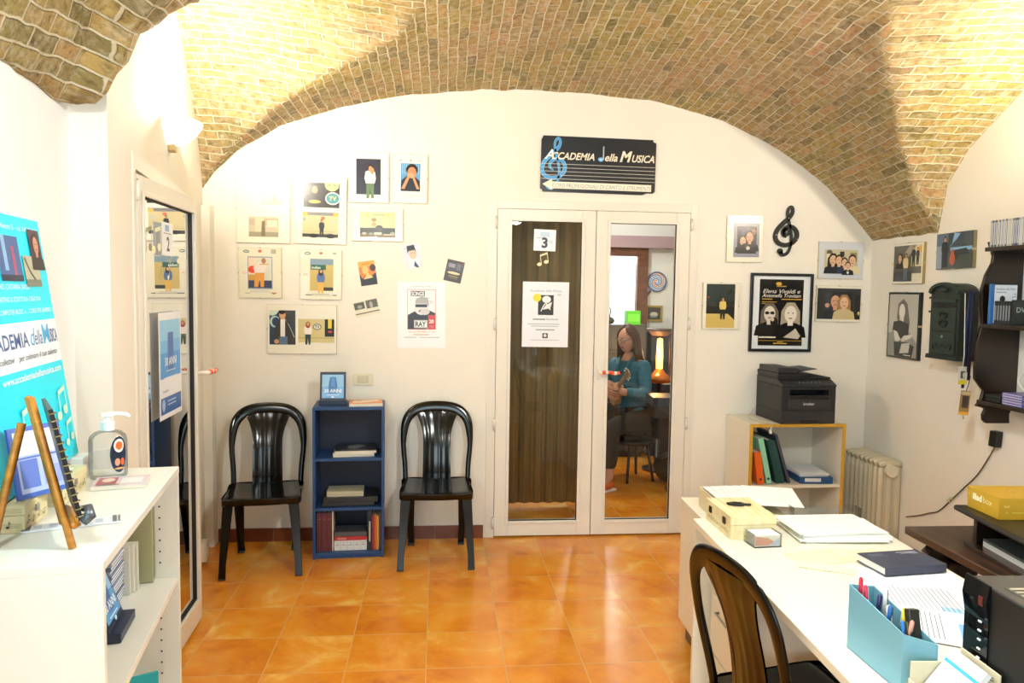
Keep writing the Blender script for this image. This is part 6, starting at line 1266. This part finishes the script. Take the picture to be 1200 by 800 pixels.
# upright piano in dark blue grey
mw = TR(2.02, 6.95, 0); PN = mat('#2c3440', .25, coat=.3)
b = B(); b.box(0, .95, .12, .48, .0, 1.17, PN); b.box(-.01, .96, .10, .49, 1.17, 1.195, PN); b.box(0, .95, -.12, .12, .60, .72, PN); b.box(0, .05, -.10, -.04, 0, .6, PN); b.box(.90, .95, -.10, -.04, 0, .6, PN); pi_ = b.link('piano', mw=mw, bevel=.004); tag(pi_, 'dark upright piano against the far wall of the next room', 'piano')
b = B(); b.box(.06, .89, -.11, .04, .721, .732, mat('#e8e6dc', .3)); b.link('keyboard', pi_, mw)
# stand lamp with glowing tube
mw = TR(1.94, 6.52, 0); b = B(); b.lathe([(.0001, 0), (.13, 0), (.13, .02), (.02, .03), (.02, .78), (.0001, .78)], mat('#241c14', .4), 20); fl = b.link('stand_lamp', mw=mw); tag(fl, 'dark floor stand with a glowing amber tube lamp under a wooden cap', 'lamp')
b = B(); b.lathe([(.0001, .90), (.028, .90), (.030, 1.0), (.024, 1.16), (.0001, 1.17)], mat('#ffb050', .4, emit=5), 16); b.link('glowing_tube', fl, mw)
b = B(); b.lathe([(.0001, .78), (.10, .78), (.12, .82), (.06, .86), (.03, .90), (.0001, .90)], mat('#c87838', .25, .7), 20); b.link('copper_base', fl, mw)
b = B(); b.lathe([(.0001, 1.19), (.07, 1.19), (.10, 1.225), (.12, 1.23), (.12, 1.25), (.0001, 1.25)], mat('#5c4438', .4), 20); b.tube([(.09, 0, .82), (.09, 0, 1.2)], .006, mat('#5c4438', .4), 6); b.link('wooden_cap', fl, mw)
light('stand_lamp_light', 'POINT', (1.86, 6.44, 1.05), 5, (1, .62, .28), .03)
# keyboard on X stand with cloth, and bag
mw = TR(2.0, 5.66, 0, R(-4)); b = B(); b.box(-.38, .30, -.14, .14, .70, .78, mat('#15202c', .4)); kb = b.link('keyboard_piano', mw=mw, bevel=.006); tag(kb, 'dark keyboard in a blue-black cover on a black X stand', 'keyboard')
b = B(); b.text('Stagefolio', -.28, .725, .04, mat('#3c5c80', .4), T=Matrix.Translation((0, -.1405, 0)) @ Matrix.Rotation(R(90), 4, 'X')); b.link('lettering', kb, mw)
b = B(); b.box(-.36, .28, -.11, .12, .62, .70, mat('#3a3836', .5)); b.link('stand_tray', kb, mw, bevel=.004)
ST = mat('#0c0c0e', .4)
for sx in (-1, 1):
    b = B(); b.tube([(sx*.19, -.06, .03), (-sx*.15, -.06, .62)], .014, ST, 8); b.link('stand_leg', kb, mw)
b = B(); b.tube([(-.19, -.2, .02), (-.19, .16, .02)], .016, ST, 8); b.link('stand_foot', kb, mw)
b = B(); b.tube([(.19, -.2, .02), (.19, .16, .02)], .016, ST, 8); b.link('stand_foot', kb, mw)
b = B(); b.ball((0, 0, .12), (.17, .14, .13), mat('#121216', .6)); b.tube([(-.12, -.1, .2), (-.05, -.16, .27), (.06, -.15, .26), (.12, -.1, .18)], .010, mat('#1c1c20', .5), 8); b.tube([(-.12, -.10, .08), (0, -.145, .1), (.12, -.10, .08)], .006, mat('#3c3c40', .4), 6)
b.bm.verts.ensure_lookup_table()
for v in b.bm.verts: v.co.z = max(v.co.z, .002); v.co += noise.noise_vector(v.co*9)*.012 if v.co.z > .01 else Vector((0, 0, 0))
tag(b.link('black_bag', mw=TR(1.96, 6.10, 0)), 'soft black bag on the floor under the keyboard stand', 'bag')

# person: seated woman playing a ukulele, built as one skinned body
def skin_body(name, joints, edges, radii, m, parent=None, mw=None, sub=2):
    me = bpy.data.meshes.new(name); me.from_pydata([tuple(j) for j in joints], edges, []); me.materials.append(m)
    o = bpy.data.objects.new(name, me); COL.objects.link(o)
    if parent: o.parent = parent
    if mw is not None: o.matrix_world = mw
    s_ = o.modifiers.new('skin', 'SKIN'); s_.use_smooth_shade = True
    for i, r_ in enumerate(radii): me.skin_vertices[0].data[i].radius = r_ if isinstance(r_, tuple) else (r_, r_)
    me.skin_vertices[0].data[0].use_root = True
    q = o.modifiers.new('sub', 'SUBSURF'); q.levels = sub; q.render_levels = sub
    return o
SKIN = mat('#c49078', .5, var=.05); DENIM = mat('#3a6c80', .8, var=.25, scale=40); TROU = mat('#20221f', .8); HAIR = mat('#4a2c20', .5, var=.3, scale=60)
PW = TR(1.60, 6.18, 0, R(-55))      # she faces local -y: turned towards the left of the view
pe = empty('person', PW); tag(pe, 'seated person in a blue denim jacket playing a ukulele behind the glass door', 'person')
J = [(0, .02, .52), (0, .0, .66), (0, -.01, .80), (0, -.02, .93), (0, -.03, 1.02), (0, -.045, 1.08),                       # 0-5 pelvis..neck
     (.10, 0, .50), (.13, -.38, .50), (.14, -.40, .10), (.14, -.50, .05),                                                     # 6-9 left leg
     (-.10, 0, .50), (-.12, -.40, .53), (-.10, -.36, .10), (-.10, -.46, .05),                                                  # 10-13
     (.15, -.02, .96), (.22, -.08, .74), (.13, -.30, .78),                                                                    # 14-16 left arm to wrist
     (-.15, -.02, .96), (-.23, -.10, .75), (-.05, -.23, .74)]                                                                 # 17-19
E_ = [(0, 1), (1, 2), (2, 3), (3, 4), (4, 5), (0, 6), (6, 7), (7, 8), (8, 9), (0, 10), (10, 11), (11, 12), (12, 13), (3, 14), (14, 15), (15, 16), (3, 17), (17, 18), (18, 19)]
Rr = [(.14, .11), (.125, .10), (.14, .10), (.12, .085), (.05, .05), (.045, .045), .06, .052, .042, .035, .06, .052, .042, .035, .055, .045, .030, .055, .045, .030]
body = skin_body('body', J, E_, Rr, SKIN, pe, PW)
JJ = [(0, .02, .54), (0, .0, .66), (0, -.01, .80), (0, -.02, .93), (0, -.028, 1.0), (.15, -.02, .96), (.225, -.08, .74), (.15, -.26, .775), (-.15, -.02, .96), (-.235, -.10, .75), (-.09, -.205, .745)]
skin_body('denim_jacket', JJ, [(0, 1), (1, 2), (2, 3), (3, 4), (3, 5), (5, 6), (6, 7), (3, 8), (8, 9), (9, 10)], [(.165, .13), (.15, .12), (.16, .12), (.14, .10), (.07, .07), .07, .058, .045, .07, .058, .045], DENIM, pe, PW)
b = B(); b.tube([(-.07, -.05, 1.03), (-.06, -.1, .98), (-.03, -.135, .90)], [.016, .022, .012], DENIM, 8); b.tube([(.07, -.05, 1.03), (.06, -.1, .98), (.03, -.135, .90)], [.016, .022, .012], DENIM, 8); b.link('collar', pe, PW)
JT = [(0, .03, .50), (.10, 0, .50), (.13, -.38, .50), (.14, -.40, .16), (-.10, 0, .50), (-.12, -.40, .53), (-.10, -.36, .16)]
skin_body('trousers', JT, [(0, 1), (1, 2), (2, 3), (0, 4), (4, 5), (5, 6)], [(.17, .14), .115, .085, .062, .115, .085, .062], TROU, pe, PW)
for sx, fx in ((.14, -.43), (-.10, -.40)):
    b = B(); b.ball((sx, fx-.03, .045), (.045, .12, .04), mat('#d8602c', .5)); b.box(sx-.045, sx+.045, fx-.145, fx+.08, .001, .02, mat('#e8e4e0', .5)); 
    b.link('shoe', pe, PW, bevel=.006)
# head with face, turned down a little to the instrument
HM = PW @ Matrix.Translation((0, -.055, 1.175)) @ Matrix.Rotation(R(4), 4, 'Z') @ Matrix.Rotation(R(10), 4, 'X')
b = B(); 
def headf(u, v_):
    th = u*2*math.pi; ph = v_*math.pi; r_ = math.sin(ph); z = -math.cos(ph)
    x = .070*r_*math.cos(th); y = .088*r_*math.sin(th); zz = .110*z
    if z < -.2: k = (-z-.2)/.8; x *= 1-.35*k; y = y*(1-.25*k)-.018*k
    if y < 0:
        y -= .022*math.exp(-((x/.012)**2+((zz+.008)/.016)**2)); y += .006*math.exp(-(((abs(x)-.028)/.014)**2+((zz-.018)/.010)**2)); y -= .004*math.exp(-((x/.022)**2+((zz+.045)/.008)**2))
    return (x, y, zz)
b.grid(headf, 40, 30, SKIN); 
hd = b.link('head', pe, HM)
for sx in (-1, 1):
    b = B(); b.ball((sx*.028, -.078, .018), (.012, .008, .008), mat('#ece8e4', .2)); b.ball((sx*.028, -.0845, .018), (.005, .003, .005), mat('#2c1c14', .2)); b.link('eye', pe, HM)
    b = B(); b.ball((sx*.071, .0, .0), (.010, .018, .028), SKIN); b.link('ear', pe, HM)
b = B(); b.ball((0, -.080, -.046), (.020, .008, .006), mat('#a8504c', .4)); b.link('mouth', pe, HM)
b = B(); GG = mat('#181818', .3)
for sx in (-1, 1): b.tube([(sx*.030+.022*math.cos(a*math.pi/8), -.098, .016+.019*math.sin(a*math.pi/8)) for a in range(16)], .002, GG, 6, closed=True); b.tube([(sx*.052, -.098, .018), (sx*.074, -.04, .02), (sx*.074, .01, .015)], .0018, GG, 6)
b.tube([(-.008, -.098, .018), (.008, -.098, .018)], .002, GG, 6); b.link('glasses', pe, HM)
b = B()
def hairf(u, v_):
    th = (u-.5)*(1.28+.66*max(0, 1-v_/.36)**.6)*math.pi+math.pi/2; x0, y0 = math.cos(th), math.sin(th)
    if v_ < .4: ph = (1-v_/.4)*1.0; pass
    k = min(1, v_/.42); r_ = math.sin(k*math.pi/2); z = .122*math.cos(k*math.pi/2)+.004
    dn = max(0, (v_-.42)/.58)
    return (x0*(.082*r_+.030*dn)+.004*math.sin(u*60), y0*(.100*r_+.02*dn)+.012+.0*dn+.004*math.cos(u*47), z-.31*dn)
b.grid(hairf, 60, 24, HAIR); b.link('hair', pe, HM, solid=.012)
# hands
def hand(wrist, d, n, curl, side, name='hand'):
    """d: along the palm, n: palm normal (towards what is held)"""
    d = Vector(d).normalized(); n = Vector(n); n = (n-d*n.dot(d)).normalized(); s_ = d.cross(n)*side; w0 = Vector(wrist)
    P = [w0, w0+d*.045, w0+d*.075]; E2 = [(0, 1), (1, 2)]; RR = [(.024, .017), (.034, .014), (.034, .012)]
    for k, (o_, l_) in enumerate(((-.028, .062), (-.010, .072), (.010, .068), (.027, .052))):
        a = P[1]+d*.02+s_*o_; i0 = len(P); P += [a, a+d*.03]; E2 += [(1, i0), (i0, i0+1)]; RR += [(.010, .010), (.009, .009)]
        ang = 0; p = a+d*.03
        for q, fr in enumerate((.45, .32, .23)):
            ang += curl[q]; dd = d*math.cos(ang)+n*math.sin(ang); p = p+dd*l_*fr; P.append(p); E2.append((len(P)-2, len(P)-1)); RR.append((.0085-.0007*q,)*2)
    t0 = w0+d*.02-s_*.026; i0 = len(P); P += [t0, t0-s_*.02+d*.025+n*.012, t0-s_*.022+d*.05+n*.026]; E2 += [(0, i0), (i0, i0+1), (i0+1, i0+2)]; RR += [(.012,)*2, (.010,)*2, (.0085,)*2]
    return skin_body(name, P, E2, RR, SKIN, pe, PW)
hand((.13, -.30, .78), (-.25, -.55, .45), (-.8, .1, -.4), (.7, .8, .6), 1)
hand((-.05, -.23, .74), (.75, -.35, -.05), (.1, 1, -.05), (.35, .5, .4), -1)
# ukulele: body by her right hip, neck rising to her left
UD = Vector((.52, -.30, .36)).normalized(); UN = Vector((-.25, -.93, -.1)); UO = Vector((.0, -.22, .74))
UK = PW @ frame3(UO, UD, UN.cross(UD))
b = B(); half = [(-.11, 0), (-.105, .04), (-.085, .068), (-.05, .080), (-.015, .072), (.02, .052), (.05, .048), (.08, .056), (.105, .05), (.122, .03), (.128, 0)]
ol = smooth_path(half+[(x, -y) for x, y in half[-2:0:-1]], 3, True); UW = mat('#a8845c', .35, var=.1, scale=30)
b.prism(ol, -.055, 0, UW); uk = b.link('ukulele', mw=UK, bevel=.003); tag(uk, 'small light brown ukulele held by the seated person', 'ukulele')
b = B(); b.cyl((.035, 0, .0), .022, .001, mat('#1a120c', .6), 20); b.link('sound_hole', uk, UK)
b = B(); b.box(.10, .33, -.017, .017, -.012, .004, mat('#8c7458', .4)); b.link('neck', uk, UK, bevel=.003)
b = B(); b.prism([(.33, -.018), (.345, -.028), (.42, -.030), (.425, .0), (.42, .030), (.345, .028), (.33, .018)], -.012, .0, mat('#a08c70', .4)); hs = b.link('headstock', uk, UK)
for sx in (-1, 1):
    for xx in (.36, .395): b = B(); b.tube([(xx, sx*.028, -.006), (xx, sx*.045, -.006)], [.003, .007], mat('#d8d4c8', .3), 8); b.link('tuning_peg', hs, UK)
b = B(); b.box(-.055, -.045, -.03, .03, 0, .006, mat('#3a2a1c', .4)); b.link('bridge', uk, UK)
b = B()
for k in range(4): b.tube([(-.05, -.012+k*.008, .0065), (.34, -.010+k*.0067, .0065)], .0007, mat('#e8e8e0', .3), 4)
b.link('strings', uk, UK)
# stool under her and another dark chair leg
mw = PW @ Matrix.Translation((0, .04, 0)) @ Matrix.Diagonal((1, 1, .86, 1)); b = B(); b.lathe([(.0001, .36), (.17, .36), (.185, .375), (.185, .40), (.0001, .405)], mat('#1a1a1c', .5), 24); st = b.link('stool', mw=mw); tag(st, 'round black stool under the seated person', 'stool')
for a in range(4):
    b = B(); q = a*math.pi/2+.5; b.tube([(.12*math.cos(q), .12*math.sin(q), .36), (.18*math.cos(q), .18*math.sin(q), 0)], .012, mat('#1a1a1c', .4), 8); b.link('leg', st, mw)
c4 = copy_tree(chair); c4.matrix_world = TR(1.25, 6.74, 0, R(15)); tag(c4, 'black plastic chair in the next room beside the seated person', 'chair')
